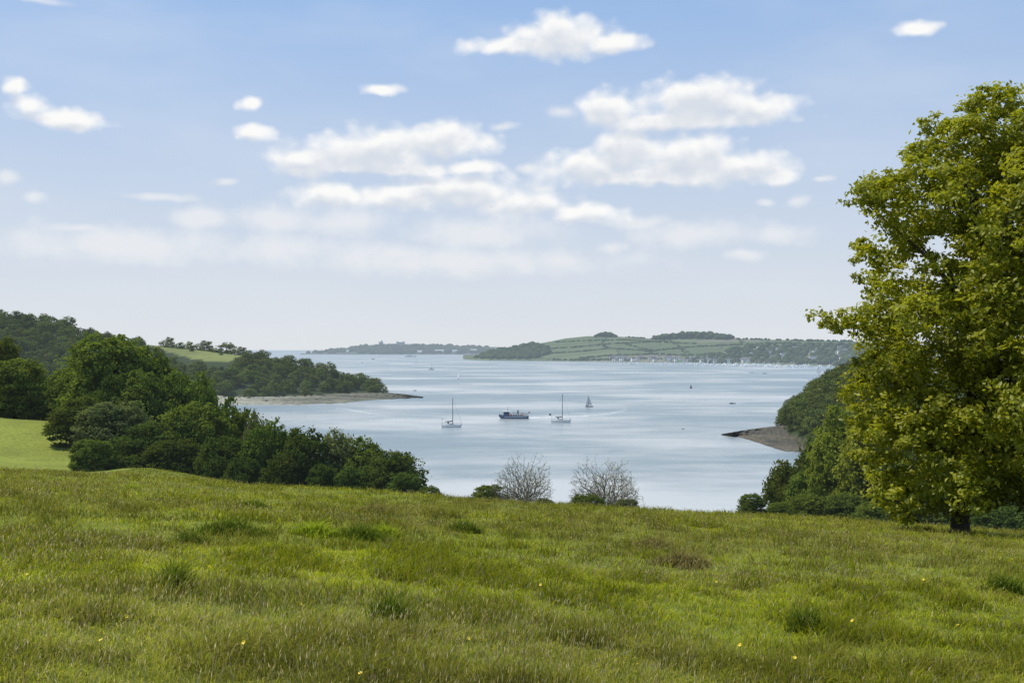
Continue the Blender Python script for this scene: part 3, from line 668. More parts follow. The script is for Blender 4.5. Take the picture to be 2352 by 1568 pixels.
for px, py in [(1465, 1525), (290, 1415), (232, 1470), (690, 1386), (1075, 1465), (1115, 1470), (985, 1345), (1825, 1510), (2200, 1435), (2235, 1475), (2295, 1297), (105, 1347), (1335, 1200), (1242, 1342), (1958, 1425), (60, 1318), (828, 1546), (2012, 1388), (1645, 1336), (480, 1300), (1700, 1480), (560, 1475), (380, 1240), (1400, 1420), (2120, 1330)]:
    c = hit(px, py, H, 5, 90, 1500, .23); e = empty('buttercup', (c.x, c.y, c.z+.23), random.random()*6, 'small yellow buttercup flower standing in the long meadow grass', 'flower', 'yellow buttercups dotted over the meadow')
    s = link('stem', stem_me, e); b_ = link('bloom', bloom_me, e); b_.rotation_euler = (random.uniform(.3, .9), 0, 0); k = .72+max(0, c.y-8)*.02; b_.scale = (k, k, k)

# ---------------------------------------------------------------- boats
m_white = mat('white_gelcoat', (.80, .80, .78), .35, .05, .05, .5); m_navy = mat('navy_paint', (.035, .075, .15), .4, .06, .1, .5); m_deck = mat('deck_paint', (.55, .53, .48), .6, .05, .1, 1.)
m_glass = mat('dark_glass', (.02, .025, .03), .15, .03, .1, 1.); m_alu = mat('mast_alloy', (.10, .10, .11), .5, .03, .1, 1., .0); m_canvas = mat('navy_canvas', (.03, .04, .07), .9, .04, .15, 2.)
m_sail = mat('pale_sailcloth', (.78, .78, .76), .8, .1, .04, .6, 0, .5); m_gsail = mat('grey_sailcloth', (.42, .44, .45), .8, .08, .08, .6, 0, .4)
m_orange = mat('orange_buoy_paint', (.75, .16, .03), .5, .04, .1, 1.); m_wood = mat('bench_wood', (.30, .14, .08), .7, .04, .2, 2.); m_red = mat('red_cloth', (.5, .04, .04), .8, .04, .1, 1.); m_blk = mat('black_paint', (.02, .02, .022), .6, .04, .1, 1.)
def hull_rows(L, B, Fb, dr, tr, bowr=.28):
    ts = [0, .06, .18, .32, .5, .66, .8, .9, .96, 1.]; rows = []
    for t in ts:
        w_ = B/2*np.interp(t, [0, .25, .55, .75, .9, 1], [tr, .94, 1, .82, .42, .02]); zs = Fb*(1+bowr*max(0, t-.35)**1.5*2+.05*(1-t)); k = dr*math.sin(math.pi*min(1, .12+t*.88))**.5 if t < 1 else 0.02
        x = -L/2+L*t; xb = x-(L*.07*t**4)
        rows.append([(xb, 0, -k), (xb, w_*.62, -k*.55), (xb+L*.01, w_*.9, .05), (x, w_, zs*.55), (x, w_*.985, zs)])
    return rows
def hull(L, B, Fb, dr, tr, bowr=.28):
    rows = hull_rows(L, B, Fb, dr, tr, bowr); mb = MB(); v = []; f = []; m = 9
    for r in rows:
        v += [(p[0], -p[1], p[2]) for p in r[:0:-1]]+r
    for i in range(len(rows)-1):
        for j in range(m-1): f.append((i*m+j, i*m+j+1, (i+1)*m+j+1, (i+1)*m+j))
    f.append(tuple(range(m))); f.append(tuple((len(rows)-1)*m+j for j in range(m-1, -1, -1)))
    mb.raw(v, f)
    dk = MB(); dv = []; df = []
    for r in rows: dv += [(r[4][0], -r[4][1]*.97, r[4][2]-.04), (r[4][0], 0, r[4][2]+.03), (r[4][0], r[4][1]*.97, r[4][2]-.04)]
    for i in range(len(rows)-1):
        for j in range(2): df.append((i*3+j, (i+1)*3+j, (i+1)*3+j+1, i*3+j+1))
    dk.raw(dv, df); return mb, dk
def yacht(loc, rz, L, mast, label, flag=False, cover=m_canvas):
    t = empty('moored_yacht', loc, rz, label, 'yacht', 'anchored yachts'); B = L*.31; Fb = L*.125
    h, dk = hull(L, B, Fb, L*.06, .72); h.build('hull', m_white, t, True); dk.build('deck', m_deck, t)
    MB().box((0, B*.5+.005, Fb*.82), (L*.5, .02, Fb*.1)).box((0, -B*.5-.005, Fb*.82), (L*.5, .02, Fb*.1)).build('hull_stripe', m_navy, t)
    cb = MB(); cb.raw([(-.12*L, -B*.3, Fb), (.24*L, -B*.18, Fb*1.03), (.24*L, B*.18, Fb*1.03), (-.12*L, B*.3, Fb), (-.12*L, -B*.24, Fb+.62), (.14*L, -B*.15, Fb+.42), (.14*L, B*.15, Fb+.42), (-.12*L, B*.24, Fb+.62)],
        [(0, 3, 2, 1), (4, 5, 6, 7), (0, 1, 5, 4), (1, 2, 6, 5), (2, 3, 7, 6), (3, 0, 4, 7)]); cab = cb.build('cabin', m_white, t)
    for s in (-1, 1): MB().box((0, s*B*.245, Fb+.3), (L*.17, .03, .2)).build('window', m_glass, cab)
    MB().tube([(.06*L, 0, Fb), (.06*L, 0, mast*.5), (.06*L, 0, mast)], [.17, .16, .13], 8).build('mast', m_alu, t)
    MB().tube([(.06*L, -.9, mast*.5), (.06*L, .9, mast*.5)], [.05, .05], 5).tube([(.06*L, -.7, mast*.74), (.06*L, .7, mast*.74)], [.05, .05], 5).build('spreaders', m_alu, t)
    MB().tube([(.06*L, 0, Fb+1.5), (-.32*L, 0, Fb+1.4)], [.09, .08], 6).build('boom', m_alu, t)
    MB().tube([(.04*L, 0, Fb+1.75), (-.1*L, 0, Fb+1.66), (-.3*L, 0, Fb+1.55)], [.2, .2, .1], 8).build('furled_sail', cover, t)
    MB().tube([(.49*L, 0, Fb*1.25), (.06*L+.1, 0, mast*.97)], [.06, .02], 5).build('forestay', m_gsail, t)
    MB().tube([(-.49*L, 0, Fb), (.06*L, 0, mast*.98)], [.015, .015], 4).build('backstay', m_alu, t)
    MB().tube([(.05*L, B*.46, Fb), (.06*L, .9, mast*.5), (.06*L, 0, mast*.95)], [.015, .015, .015], 4).build('shroud', m_alu, t)
    MB().tube([(.05*L, -B*.46, Fb), (.06*L, -.9, mast*.5), (.06*L, 0, mast*.95)], [.015, .015, .015], 4).build('shroud', m_alu, t)
    sh = MB(); k = 6
    for i in range(k+1):
        a = math.pi*i/k; sh.v += [(-.12*L, math.cos(a)*B*.3, Fb+.5+.75*math.sin(a)), (-.19*L, math.cos(a)*B*.32, Fb+.5+.95*math.sin(a))]
    sh.f += [(2*i, 2*i+1, 2*i+3, 2*i+2) for i in range(k)]; sh.build('sprayhood', m_canvas, t)
    MB().tube([(.49*L, 0, Fb*1.25), (.47*L, .3, Fb*1.25+.65), (.3*L, B*.3, Fb*1.15+.65), (0, B*.48, Fb+.65), (-.46*L, B*.36, Fb+.65), (-.46*L, -B*.36, Fb+.65), (0, -B*.48, Fb+.65), (.3*L, -B*.3, Fb*1.15+.65), (.49*L, 0, Fb*1.25+.65)], [.03]*9, 4).build('guard_rail', m_alu, t)
    if flag:
        MB().tube([(-.48*L, .3, Fb), (-.52*L, .3, Fb+3.4)], [.05, .04], 5).build('flagstaff', m_alu, t)
        MB().raw([(-.52*L, .3, Fb+3.4), (-.52*L-.9, .45, Fb+3.2), (-.52*L-.85, .4, Fb+2.3), (-.51*L, .3, Fb+2.4)], [(0, 1, 2, 3)]).build('flag', m_canvas, t)
    else:
        MB().tube([(-.45*L, -.5, Fb), (-.45*L, -.5, Fb+3)], [.06, .05], 5).tube([(-.45*L-.35, -.5, Fb+3.1), (-.45*L+.35, -.5, Fb+3.1)], [.16, .1], 6).build('wind_generator', m_blk, t)
    return t
yacht(W(1037, 981), math.radians(8), 10.3, 14.4, 'white anchored yacht with bare mast, the nearest boat at left of centre')
yacht(W(1289, 970), math.radians(-6), 10.4, 14.9, 'white anchored yacht with flag at the stern, right of the dark passenger boat', True)
yacht(W(991, 849), math.radians(10), 11., 12.5, 'distant white yacht with bare mast left of the slim sailing boat')
def sailboat(loc, rz, L, mast, label, sail=m_sail, jib=True, heel=.06):
    t = empty('sailing_boat', loc, rz, label, 'sailing boat', 'small sailing boats on the estuary'); t.rotation_euler = (heel, 0, rz)
    h, dk = hull(L, L*.3, L*.1, L*.05, .6); h.build('hull', m_white if sail is m_sail else m_navy, t, True); dk.build('deck', m_deck, t)
    MB().tube([(.1*L, 0, .3), (.1*L, 0, mast)], [.1, .07], 6).build('mast', m_alu, t); MB().tube([(.1*L, 0, 1.3), (-.42*L, .2, 1.2)], [.06, .05], 5).build('boom', m_alu, t)
    sv = []; sf = []; n = 8
    for i in range(n+1):
        s = i/n; z = 1.35+(mast-1.5)*s; w_ = .5*L*(1-s)**.85
        for j in range(5): q = j/4; sv.append((.1*L-w_*q, .28*math.sin(math.pi*q)*(1-s)+.12*q, z))
    for i in range(n):
        for j in range(4): sf.append((i*5+j, i*5+j+1, i*5+j+6, i*5+j+5))
    MB().raw(sv, sf).build('mainsail', sail, t, True)
    if jib:
        sv = []; 
        for i in range(n+1):
            s = i/n; z = .7+(mast*.8-.7)*s; xf = .48*L-(.36*L)*s; w_ = .36*L*(1-s)
            for j in range(5): q = j/4; sv.append((xf-w_*q, .2*math.sin(math.pi*q)*(1-s)+.05, z))
        MB().raw(sv, sf).build('jib', sail, t, True)
sailboat(W(1353, 934), math.radians(200), 5.4, 7.9, 'small sailing boat with pale grey sails behind the second yacht', m_gsail)
sailboat(W(1053, 870), math.radians(60), 6.5, 11., 'slim sailing boat with narrow sail further out left of centre', m_sail, False, .12)
sailboat(W(1880, 856), math.radians(160), 9., 13.5, 'white sail rising beside the top of the right wood')
t = empty('passenger_boat', W(1180, 961), math.radians(177), 'blue hulled passenger boat with wheelhouse and open deck between the two yachts', 'passenger boat')
L = 16.5; h, dk = hull(L, 4.8, 1.55, .8, .8, .5); h.build('hull', m_navy, t, True); dk.build('deck', m_deck, t)
MB().box((-1, 2.405, .95), (12, .03, .18)).box((-1, -2.405, .95), (12, .03, .18)).build('rubbing_strake', m_white, t)
wh = MB().box((4.0, 0, 2.7), (3.4, 2.8, 2.3), .9).build('wheelhouse', m_navy, t)
for s in (-1, 1): MB().box((4.0, s*1.36, 3.1), (2.5, .05, .7)).build('window', m_glass, wh)
MB().box((5.62, 0, 3.1), (.06, 2.2, .7)).build('window', m_glass, wh); MB().box((3.9, 0, 3.93), (3.8, 3.0, .14)).build('wheelhouse_roof', m_white, wh)
MB().tube([(3.3, 0, 4.0), (3.2, 0, 6.6)], [.13, .08], 6).tube([(3.2, -.8, 5.4), (3.2, .8, 5.4)], [.05, .05], 4).build('mast', m_alu, t)
cab = MB().box((-1.4, 0, 2.1), (7.2, 3.8, 1.1), .96).build('deckhouse', m_white, t)
for s in (-1, 1):
    for i in range(5): MB().box((-4.2+i*1.35, s*1.87, 2.15), (.9, .06, .5)).build('window', m_glass, cab)
for i in range(7): MB().box((-7.0+i*1.25, 0, 3.05 if i > 1 else 2.1), (.45, 3.0, .12)).box((-7.2+i*1.25, 0, 3.35 if i > 1 else 2.35), (.1, 3.0, .6)).build('bench', m_wood if i % 2 else m_canvas, t)
for s in (-1, 1): 
    mb = MB().tube([(-7.8, s*2.0, 2.9), (2.3, s*2.1, 2.95)], [.06, .06], 4)
    for i in range(9): mb.tube([(-7.8+i*1.25, s*2.02, 1.6), (-7.8+i*1.25, s*2.02, 2.9)], [.045, .045], 4)
    mb.build('guard_rail', m_alu, t)
for x_ in (-5, 1.6): MB().tube([(x_, 2.14, 2.5), (x_, 2.24, 2.5)], [.42, .42], 10).build('lifebuoy', m_orange, t)
MB().tube([(-2.2, 0, 2.65), (-2.4, 0, 4.7)], [.45, .4], 8).build('funnel', m_navy, t)
MB().tube([(-7.9, 0, 1.6), (-8.2, 0, 3.8)], [.05, .04], 4).build('flagstaff', m_alu, t); MB().raw([(-8.2, 0, 3.8), (-9.1, .1, 3.6), (-9.0, .1, 3.0), (-8.12, 0, 3.1)], [(0, 1, 2, 3)]).build('flag', m_red, t)
MB().tube([(6.8, 0, 2.1), (7.2, 0, 3.4)], [.05, .04], 4).build('bow_staff', m_alu, t)
def motorboat(loc, rz, L, label, hm=m_white, group='small motor boats'):
    t = empty('motor_boat', loc, rz, label, 'motor boat', group); h, dk = hull(L, L*.36, L*.13, L*.05, .85, .6); h.build('hull', hm, t, True); dk.build('deck', m_deck, t)
    c = MB().box((.05*L, 0, L*.13+L*.08), (L*.3, L*.24, L*.17), .75).build('cabin', m_white, t); MB().box((.2*L, 0, L*.13+L*.1), (.03, L*.17, L*.07)).build('window', m_glass, c)
    MB().box((-.5*L, 0, L*.14), (L*.07, L*.09, L*.16), .8).build('outboard', m_blk, t)
motorboat(W(1682, 927), math.radians(190), 4.2, 'small dark motor boat out on open water at right', m_navy)
motorboat(W(1726, 856), math.radians(5), 7., 'fast white motor boat at the end of a long wake, far right')
motorboat(W(1756, 858), math.radians(170), 5., 'tiny dark boat just right of the fast white one', m_navy)
motorboat(W(953, 897), math.radians(30), 3.2, 'tiny dinghy off the tip of the shingle spit', m_navy)
motorboat(W(832, 833), math.radians(10), 9., 'distant motor boat with short wake left of centre')
motorboat(W(857, 825), math.radians(170), 12., 'distant small dark boat before the horizon headland', m_navy)
motorboat(W(1568, 985), math.radians(120), 1.8, 'tiny tender alone on the near water right of centre', m_navy)
motorboat(W(955, 833), math.radians(170), 10., 'distant motor boat below the grey ship')
t = empty('channel_buoy', W(1587, 891), 0, 'dark conical channel buoy alone in open water right of centre', 'buoy'); MB().tube([(0, 0, -.3), (0, 0, .2), (0, 0, .8)], [1.2, 1.3, 1.1], 12).build('float', m_blk, t)
MB().tube([(0, 0, .8), (0, 0, 2.8)], [.8, .25], 8).build('tower', m_blk, t); MB().tube([(0, 0, 2.8), (0, 0, 3.5)], [.35, .05], 8).build('topmark', m_blk, t)
m_ship = mat('far_ship_grey', (.16, .17, .19), .7, .5, .1, .02); m_shipw = mat('far_ship_white', (.6, .6, .6), .7, .45, .1, .02); m_shiph = mat('hazy_ship_grey', (.25, .27, .3), .7, .82, .1, .02)
def ship(loc, rz, L, label, up, hm=None):
    hm = hm or m_ship
    t = empty('ship', loc, rz, label, 'ship', 'distant ships'); h, dk = hull(L, L*.17, L*.07, 2., .85); h.build('hull', hm, t); dk.build('deck', hm, t)
    MB().box((-L*.1, 0, L*.07+L*.06), (L*.4, L*.13, L*.12), .9).box((-L*.05, 0, L*.2), (L*.2, L*.11, L*.05), .9).build('superstructure', up, t)
    MB().tube([(-L*.1, 0, L*.2), (-L*.1, 0, L*.38)], [L*.02, L*.012], 6).build('mast', hm, t)
ship(W(943, 819.5), .15, 62, 'grey and white ship far out below the horizon headland', m_shipw)
ship(W(567, 806.2), .3, 170, 'faint ship on the sea horizon above the wooded headland', m_shiph, m_shiph)
ship(W(1078, 815.5), .1, 70, 'pale ship near the docks at the right of the horizon headland', m_shipw)
mbm = MB(); h, dk = hull(9, 2.8, 1.1, .4, .75); mbm.raw(h.v, h.f); mbm.raw(dk.v, dk.f); mbm.box((0, 0, 1.4), (3.2, 1.6, .7), .8); mbm.tube([(.6, 0, 1), (.6, 0, 9.5)], [.14, .08], 5).tube([(.6, 0, 2.4), (-3.4, 0, 2.3)], [.25, .2], 5)
m_mw = mat('far_white_paint', (.82, .82, .8), .5, .14, .05, 1.); moor = mbm.mesh('moored_boat', m_mw)
mb2 = MB(); h, dk = hull(7, 2.6, 1.0, .4, .85, .5); mb2.raw(h.v, h.f); mb2.raw(dk.v, dk.f); mb2.box((.4, 0, 1.6), (2.4, 1.7, 1.2), .8); moor2 = mb2.mesh('moored_motorboat', m_mw)
for i in range(270):
    px = random.choice([random.uniform(1440, 1900), random.gauss(1640, 90), random.gauss(1740, 80)]); px = min(1905, max(1430, px)); s0 = float(np.interp(px, SH_P, SH_Y)); py = s0+random.uniform(.3, 5.5)
    o = link('moored_boat', moor if random.random() < .4 else moor2); o.location = W(px, py); o.rotation_euler = (0, 0, random.gauss(.4, .5)); k = random.uniform(1., 1.5); o.scale = (k, k, k)
    tag(o, 'small white boat moored off the village across the water', 'boat', 'boats moored off the far village')
mwk, nt = new_mat('foam_wake'); tcn = nd(nt, 'ShaderNodeTexCoord'); a_, _ = NOISE(nt, tcn.outputs['Object'], .25, 6., .7)
bs = nd(nt, 'ShaderNodeBsdfDiffuse'); bs.inputs[0].default_value = (.75, .78, .8, 1); tp = nd(nt, 'ShaderNodeBsdfTransparent'); mx = nd(nt, 'ShaderNodeMixShader')
at = nd(nt, 'ShaderNodeAttribute', attribute_name='Col'); sc_ = nd(nt, 'ShaderNodeSeparateColor'); nt.links.new(at.outputs['Color'], sc_.inputs[0])
put(nt, mx.inputs[0], M(nt, 'MULTIPLY', MR(nt, a_, .3, .65), sc_.outputs[0], clamp=True)); nt.links.new(tp.outputs[0], mx.inputs[1]); nt.links.new(bs.outputs[0], mx.inputs[2]); finish(nt, mx.outputs[0])
def wake(pts, label):
    v = []; cl = []; n = 0
    for (a, b_) in zip(pts[:-1], pts[1:]):
        for i in range(8):
            s = i/8; px = a[0]+(b_[0]-a[0])*s; py = a[1]+(b_[1]-a[1])*s; hw = a[2]+(b_[2]-a[2])*s; al_ = a[3]+(b_[3]-a[3])*s
            for q, e in ((-1, 0), (0, 1), (1, 0)): v.append(tuple(W(px, py+q*hw, .05))); cl.append((al_*e, 0, 0))
            n += 1
    f = []
    for i in range(n-1):
        for j in range(2): f.append((i*3+j, i*3+j+1, i*3+j+4, i*3+j+3))
    return tag(link('boat_wake', tri_mesh('boat_wake', v, f, np.array(cl), [mwk])), label, 'wake', kind='stuff')
wake([(1208, 960, 1.8, 1.), (1260, 958, 1.8, .95), (1330, 956, 2.6, .65), (1400, 950, 4., .5), (1440, 941, 4, .25), (1425, 935, 3, .0)], 'pale wake curling right behind the blue passenger boat')
wake([(1722, 855.6, .8, 1.), (1690, 854.6, .7, .8), (1640, 853, .6, .3)], 'long thin wake behind the fast white boat')
wake([(838, 833, .5, 1.), (815, 831, .5, .4)], 'short wake behind the distant motor boat')
wake([(755, 935, 2, .0), (800, 940, 2.5, .45), (850, 949, 2.5, .45), (900, 957, 3, 0)], 'faint foam streak off the shingle spit')
wake([(1690, 927, .8, .6), (1720, 925, .8, 0)], 'faint wake behind the small dark motor boat')
wake([(1290, 918, 1.5, .0), (1380, 921, 2, .3), (1500, 919, 2.2, .26), (1620, 915, 1.5, 0)], 'faint old wake crossing the open water right of the pale grey sails')

# ---------------------------------------------------------------- far village and headland buildings
m_hw = [mat('cream_render', (.62, .60, .54), .8, .2, .08, .3), mat('stone_wall', (.34, .31, .27), .9, .24, .15, .3), mat('white_render', (.78, .77, .74), .8, .2, .05, .3)]
m_roof = mat('slate_roof', (.10, .10, .115), .8, haze(3000), .15, .4)
def house_meshes(L, D, h, m):
    wl = MB().box((0, 0, h/2-1), (L, D, h+2)); wl.raw([(-L/2, -D/2, h), (-L/2, D/2, h), (-L/2, 0, h+D*.38), (L/2, -D/2, h), (L/2, D/2, h), (L/2, 0, h+D*.38)], [(0, 2, 1), (3, 4, 5)])
    rf = MB(); e = .35
    for s in (-1, 1):
        rf.raw([(-L/2-e, s*(D/2+e), h-.2), (L/2+e, s*(D/2+e), h-.2), (L/2+e, 0, h+D*.38+.15), (-L/2-e, 0, h+D*.38+.15)], [(0, 1, 2, 3)])
    wn = []
    for fl in range(2):
        for k in (-.3, 0, .3): wn.append(MB().box((k*L, -D/2-.03, 1.6+fl*2.7), (1.1, .08, 1.2)).mesh('window', m_glass))
    return wl.mesh('wall', m), rf.mesh('roof', m_roof), MB().box((L*.36, 0, h+D*.38+.5), (1., .8, 1.8)).mesh('chimney', m), wn
hm_ = [house_meshes(11, 7, 5.4, m_hw[0]), house_meshes(15, 8, 5.6, m_hw[1]), house_meshes(9, 7, 5.4, m_hw[2]), house_meshes(20, 8, 5.8, m_hw[2])]
hl = ['cream rendered slate roofed house in the far waterside village', 'stone slate roofed house in the far waterside village', 'white gabled slate roofed house in the far waterside village', 'long white slate roofed terrace in the far waterside village']
for i in range(80):
    if i < 58: px = random.uniform(1400, 1740); py = np.interp(px, SH_P, SH_Y)-random.uniform(1.2, 9)
    else: px = random.uniform(1700, 1950); py = random.uniform(800, 834)
    c = hit(px, py, FH, 2000, 5000, 1200); k = random.randrange(4)
    e = empty('house', c+Vector((0, 0, 1)), random.gauss(0, .35), hl[k], 'house', 'houses of the far waterside village')
    wl, rf, ch, wn = hm_[k]; link('wall', wl, e); r_ = link('roof', rf, e); link('chimney', ch, r_)
    if i < 14:
        for q in wn: link('window', q, e)
m_cs = mat('castle_stone', (.20, .20, .19), .9, .50, .1, .05); m_fwht = mat('far_white_wall', (.6, .6, .58), .8, .5, .05, .02); m_fr = mat('far_roof', (.15, .15, .17), .8, .5, .1, .02)
c = hit(875, 793, PH, 7900, 9000); e = empty('castle', c, 0, 'round stone castle keep on top of the horizon headland', 'castle')
MB().tube([(0, 0, -8), (0, 0, 27)], [19, 18], 16).build('keep', m_cs, e); MB().tube([(0, 0, 27), (0, 0, 30)], [19.5, 19.5], 16).build('parapet', m_cs, e); MB().tube([(6, 0, 30), (6, 0, 40)], [7, 7], 10).build('turret', m_cs, e)
c = hit(920, 793, PH, 7900, 9000); e = empty('barracks', c, 0, 'long block building right of the castle on the horizon headland', 'building')
MB().box((0, 0, 9), (70, 20, 30)).build('wall', m_cs, e); MB().box((0, 0, 26.2), (72, 22, 4), .9).build('roof', m_fr, e); MB().box((-25, 0, 31), (10, 8, 6)).build('chimney', m_cs, e); MB().box((26, 0, 31), (12, 10, 6)).build('chimney', m_cs, e)
for px, py, L, h, lab in [(1010, 808, 70, 9, 'big white roofed shed at the far docks'), (965, 809, 35, 7, 'small white shed left of the big docks shed'), (1045, 808, 40, 8, 'white warehouse right of the big docks shed'), (1088, 808, 50, 14, 'pale tall warehouse at the right of the docks'), (800, 808, 18, 6, 'lone white house low on the horizon headland')]:
    c = hit(px, py, PH, 7900, 9000); e = empty('dock_shed', c, 0, lab, 'shed'); MB().box((0, -30, h/2), (L, 30, h+8)).build('wall', m_fwht, e)
    MB().raw([(-L/2-2, -47, h+4.1), (L/2+2, -47, h+4.1), (L/2+2, -30, h+8), (-L/2-2, -30, h+8), (L/2+2, -13, h+4.1), (-L/2-2, -13, h+4.1)], [(0, 1, 2, 3), (3, 2, 4, 5)]).build('roof', m_fwht, e)
p = P(1128, 476, 190); m_bird = mat('bird_feathers', (.06, .06, .06), .9, 0, .2, 5.)
bmv = [(0, .2, 0), (0, -.22, 0), (.05, 0, .04), (-.05, 0, .04), (0, 0, -.05), (.3, .06, .1), (.62, -.06, .03), (.28, -.08, .09), (-.3, .06, .1), (-.62, -.06, .03), (-.28, -.08, .09)]
o = MB().raw(bmv, [(0, 2, 4), (0, 4, 3), (0, 3, 2), (1, 4, 2), (1, 3, 4), (1, 2, 3), (2, 5, 7), (5, 6, 7), (3, 10, 8), (8, 10, 9)]).build('bird', m_bird); o.location = p; o.rotation_euler = (.2, .3, .6); tag(o, 'single dark bird gliding high above the middle clouds', 'bird')

# ---------------------------------------------------------------- light
sel = math.radians(57); saz = math.radians(66)
ts = Vector((-math.sin(saz)*math.cos(sel), math.cos(saz)*math.cos(sel), math.sin(sel)))
ld = bpy.data.lights.new('sun', 'SUN'); ld.energy = 5.; ld.angle = math.radians(.53); ld.color = (1., .94, .82)
lo = bpy.data.objects.new('sun', ld); COL.objects.link(lo); lo.rotation_euler = ts.to_track_quat('Z', 'Y').to_euler(); lo.location = (0, 0, 100)
wld = bpy.data.worlds.new('World'); SC.world = wld; wld.use_nodes = True; nt = wld.node_tree; nt.nodes.clear()
wld.cycles.sampling_method = 'MANUAL'; wld.cycles.sample_map_resolution = 256
sky = nd(nt, 'ShaderNodeTexSky', sky_type='NISHITA'); sky.sun_disc = False; sky.sun_elevation = sel; sky.sun_rotation = -saz; sky.altitude = 30; sky.air_density = 1.; sky.dust_density = 1.; sky.ozone_density = 1.3
tcn = nd(nt, 'ShaderNodeTexCoord'); sx = nd(nt, 'ShaderNodeSeparateXYZ'); nt.links.new(tcn.outputs['Generated'], sx.inputs[0])
az = M(nt, 'ARCTAN2', sx.outputs[0], sx.outputs[1]); el = M(nt, 'ARCSINE', sx.outputs[2])
cb = nd(nt, 'ShaderNodeCombineXYZ'); nt.links.new(az, cb.inputs[0]); nt.links.new(el, cb.inputs[1]); Pn = cb.outputs[0]
SOLID = [(1290, 88, 120, 42), (1180, 108, 115, 18), (1400, 100, 75, 20), (1400, 250, 70, 38), (1600, 235, 150, 48), (1740, 250, 85, 34), (1570, 278, 210, 20),
 (1350, 385, 110, 34), (1440, 345, 70, 46), (1560, 362, 140, 48), (1700, 388, 110, 33), (1790, 410, 45, 18), (1500, 405, 220, 18), (690, 375, 76, 30), (850, 350, 150, 48), (1020, 325, 105, 38), (1085, 385, 60, 16), (860, 388, 220, 15),
 (750, 447, 100, 24), (920, 450, 120, 28), (1060, 440, 160, 38), (1200, 468, 115, 26), (1330, 487, 85, 20), (30, 200, 34, 20), (70, 242, 50, 22), (150, 272, 112, 20), (885, 206, 40, 13), (575, 240, 34, 14), (582, 307, 44, 18), (2100, 65, 44, 15)]
THIN = [(450, 500, 95, 26), (620, 500, 130, 34), (800, 510, 130, 38), (1100, 530, 185, 42), (1290, 258, 32, 15), (1150, 290, 38, 10), (80, 0, 80, 10), (1780, 540, 90, 26), (1600, 540, 165, 34), (1400, 570, 45, 17), (1720, 585, 52, 13),
 (1830, 465, 30, 15), (1760, 467, 25, 10), (1470, 510, 90, 16), (920, 580, 100, 26), (300, 565, 330, 46), (180, 525, 75, 14), (650, 570, 190, 40), (80, 452, 26, 13), (15, 405, 30, 18), (370, 452, 85, 10), (525, 420, 26, 10), (1890, 410, 25, 8), (1050, 600, 420, 34), (1210, 388, 28, 12)]
_, wc = NOISE(nt, VM(nt, 'MULTIPLY', Pn, (1., 1.3, 1.)), 22., 3., .5)
warp = VM(nt, 'MULTIPLY', VM(nt, 'SUBTRACT', wc, (.5, .5, .5)), (.024, .011, 0.))
def field(Pv, lst, shift=(0, 0)):
    d = None
    for px, py, hw, hh_ in lst:
        rx = px-CX; cx = math.atan(rx/F); cy = math.atan((HY-py)/math.hypot(F, rx)); k = math.cos(cx)
        sxx = F/(hw*1.14*k*k); syy = F/(hh_*1.2*k)
        dd = VM(nt, 'LENGTH', VM(nt, 'MULTIPLY_ADD', Pv, (sxx, syy, 0.), (-(cx-shift[0])*sxx, -(cy-shift[1])*syy, 0.)))
        d = dd if d is None else M(nt, 'SMOOTH_MIN', d, dd, .25)
    return d
Pw = VM(nt, 'ADD', Pn, warp)
nA, _ = NOISE(nt, VM(nt, 'MULTIPLY', Pn, (1., 1.25, 1.)), 28., 5., .50)
nB, _ = NOISE(nt, VM(nt, 'MULTIPLY', VM(nt, 'ADD', Pn, (.002, .009, 0.)), (1., 1.25, 1.)), 28., 4., .5)
vor = nd(nt, 'ShaderNodeTexVoronoi', feature='SMOOTH_F1', voronoi_dimensions='2D'); nt.links.new(VM(nt, 'MULTIPLY', Pw, (1., 1.25, 1.)), vor.inputs['Vector']); vor.inputs['Scale'].default_value = 58.; vor.inputs['Smoothness'].default_value = .9
vd = vor.outputs['Distance']
dS = field(Pw, SOLID); dS2 = field(Pw, SOLID, (.002, .010))
Fs = M(nt, 'ADD', M(nt, 'SUBTRACT', 1.22, dS), M(nt, 'MULTIPLY', M(nt, 'SUBTRACT', nA, .5), 1.25)); Fs = M(nt, 'ADD', Fs, M(nt, 'MULTIPLY', M(nt, 'SUBTRACT', .38, vd), .45))
Fs2 = M(nt, 'ADD', M(nt, 'SUBTRACT', 1.2, dS2), M(nt, 'MULTIPLY', M(nt, 'SUBTRACT', nB, .5), 1.5))
aS = MR(nt, Fs, 0.02, .80)
shd = M(nt, 'MULTIPLY', MR(nt, Fs2, .2, .95), MR(nt, vd, .05, .6, .8, 1.))
ccol = MIX(nt, shd, (9.7, 9.7, 9.6, 1), (6.9, 7.35, 8.1, 1))
dT = field(Pw, THIN)
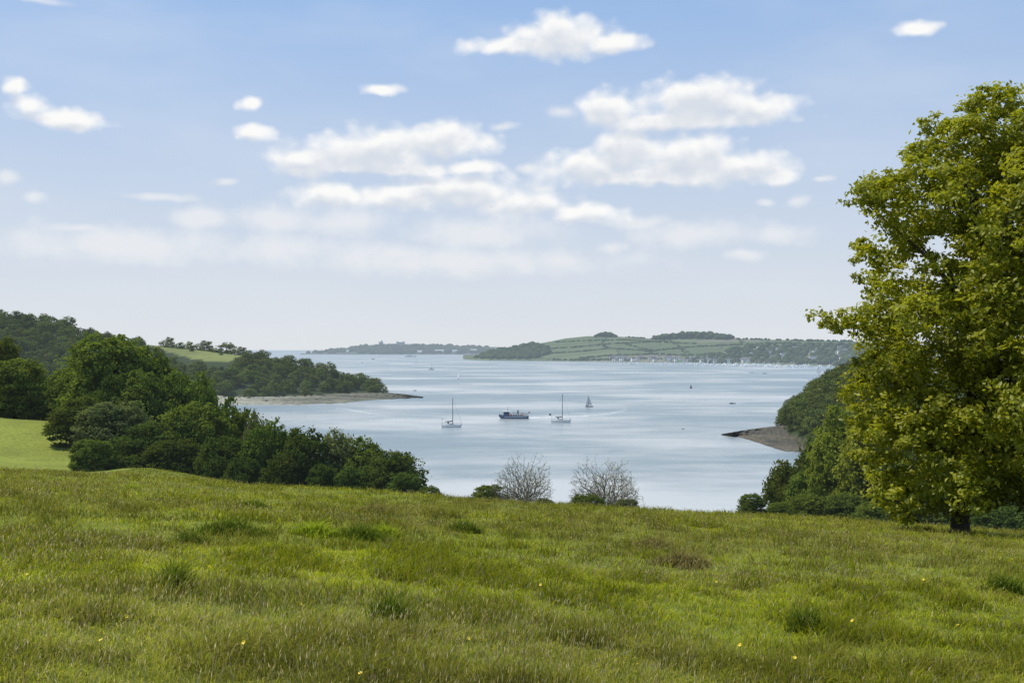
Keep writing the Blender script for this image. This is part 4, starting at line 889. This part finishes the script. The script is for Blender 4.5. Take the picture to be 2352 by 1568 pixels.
Ft = M(nt, 'ADD', M(nt, 'SUBTRACT', 1.15, dT), M(nt, 'MULTIPLY', M(nt, 'SUBTRACT', nA, .5), 1.7))
aT = M(nt, 'MULTIPLY', MR(nt, Ft, 0., 1.1), .68)
cir, _ = NOISE(nt, VM(nt, 'MULTIPLY', Pn, (3., 9., 1.)), 1.4, 4., .5)
aC = M(nt, 'MULTIPLY', MR(nt, cir, .42, .75), .20)
hz = MR(nt, el, .0, .37, 1., .0, False); hz = M(nt, 'POWER', hz, 1.1); hz = M(nt, 'MULTIPLY', hz, .98)
sk0 = MIX(nt, .78, sky.outputs[0], (3.2, 5.25, 8.8, 1))
sk0 = MIX(nt, hz, sk0, (7.5, 7.8, 8.1, 1))
skc = MIX(nt, aC, sk0, (7.9, 8.3, 8.9, 1))
skc = MIX(nt, aT, skc, (8.8, 8.85, 9.0, 1))
lowc = MIX(nt, aS, skc, ccol)
bg = nd(nt, 'ShaderNodeBackground'); bg.inputs[1].default_value = .1; nt.links.new(lowc, bg.inputs[0])
bg0 = nd(nt, 'ShaderNodeBackground'); bg0.inputs[1].default_value = .1; nt.links.new(sk0, bg0.inputs[0])
msk = M(nt, 'MULTIPLY', MR(nt, M(nt, 'ABSOLUTE', az), .72, .60, 0., 1.), M(nt, 'MULTIPLY', MR(nt, el, .46, .38, 0., 1.), MR(nt, el, -.01, .01, 0., 1.)))
mxw = nd(nt, 'ShaderNodeMixShader'); put(nt, mxw.inputs[0], msk); nt.links.new(bg0.outputs[0], mxw.inputs[1]); nt.links.new(bg.outputs[0], mxw.inputs[2])
ow = nd(nt, 'ShaderNodeOutputWorld'); nt.links.new(mxw.outputs[0], ow.inputs[0])
# camera
cd = bpy.data.cameras.new('camera'); cd.lens = 36*F/2352; cd.sensor_width = 36; cd.shift_y = (HY-784)/2352; cd.clip_end = 150000; cd.clip_start = .1
co = bpy.data.objects.new('camera', cd); COL.objects.link(co); co.location = (0, 0, EYE); co.rotation_euler = (math.radians(90), 0, 0); SC.camera = co
SC.view_settings.view_transform = 'Standard'; SC.view_settings.look = 'None'; SC.view_settings.exposure = 0
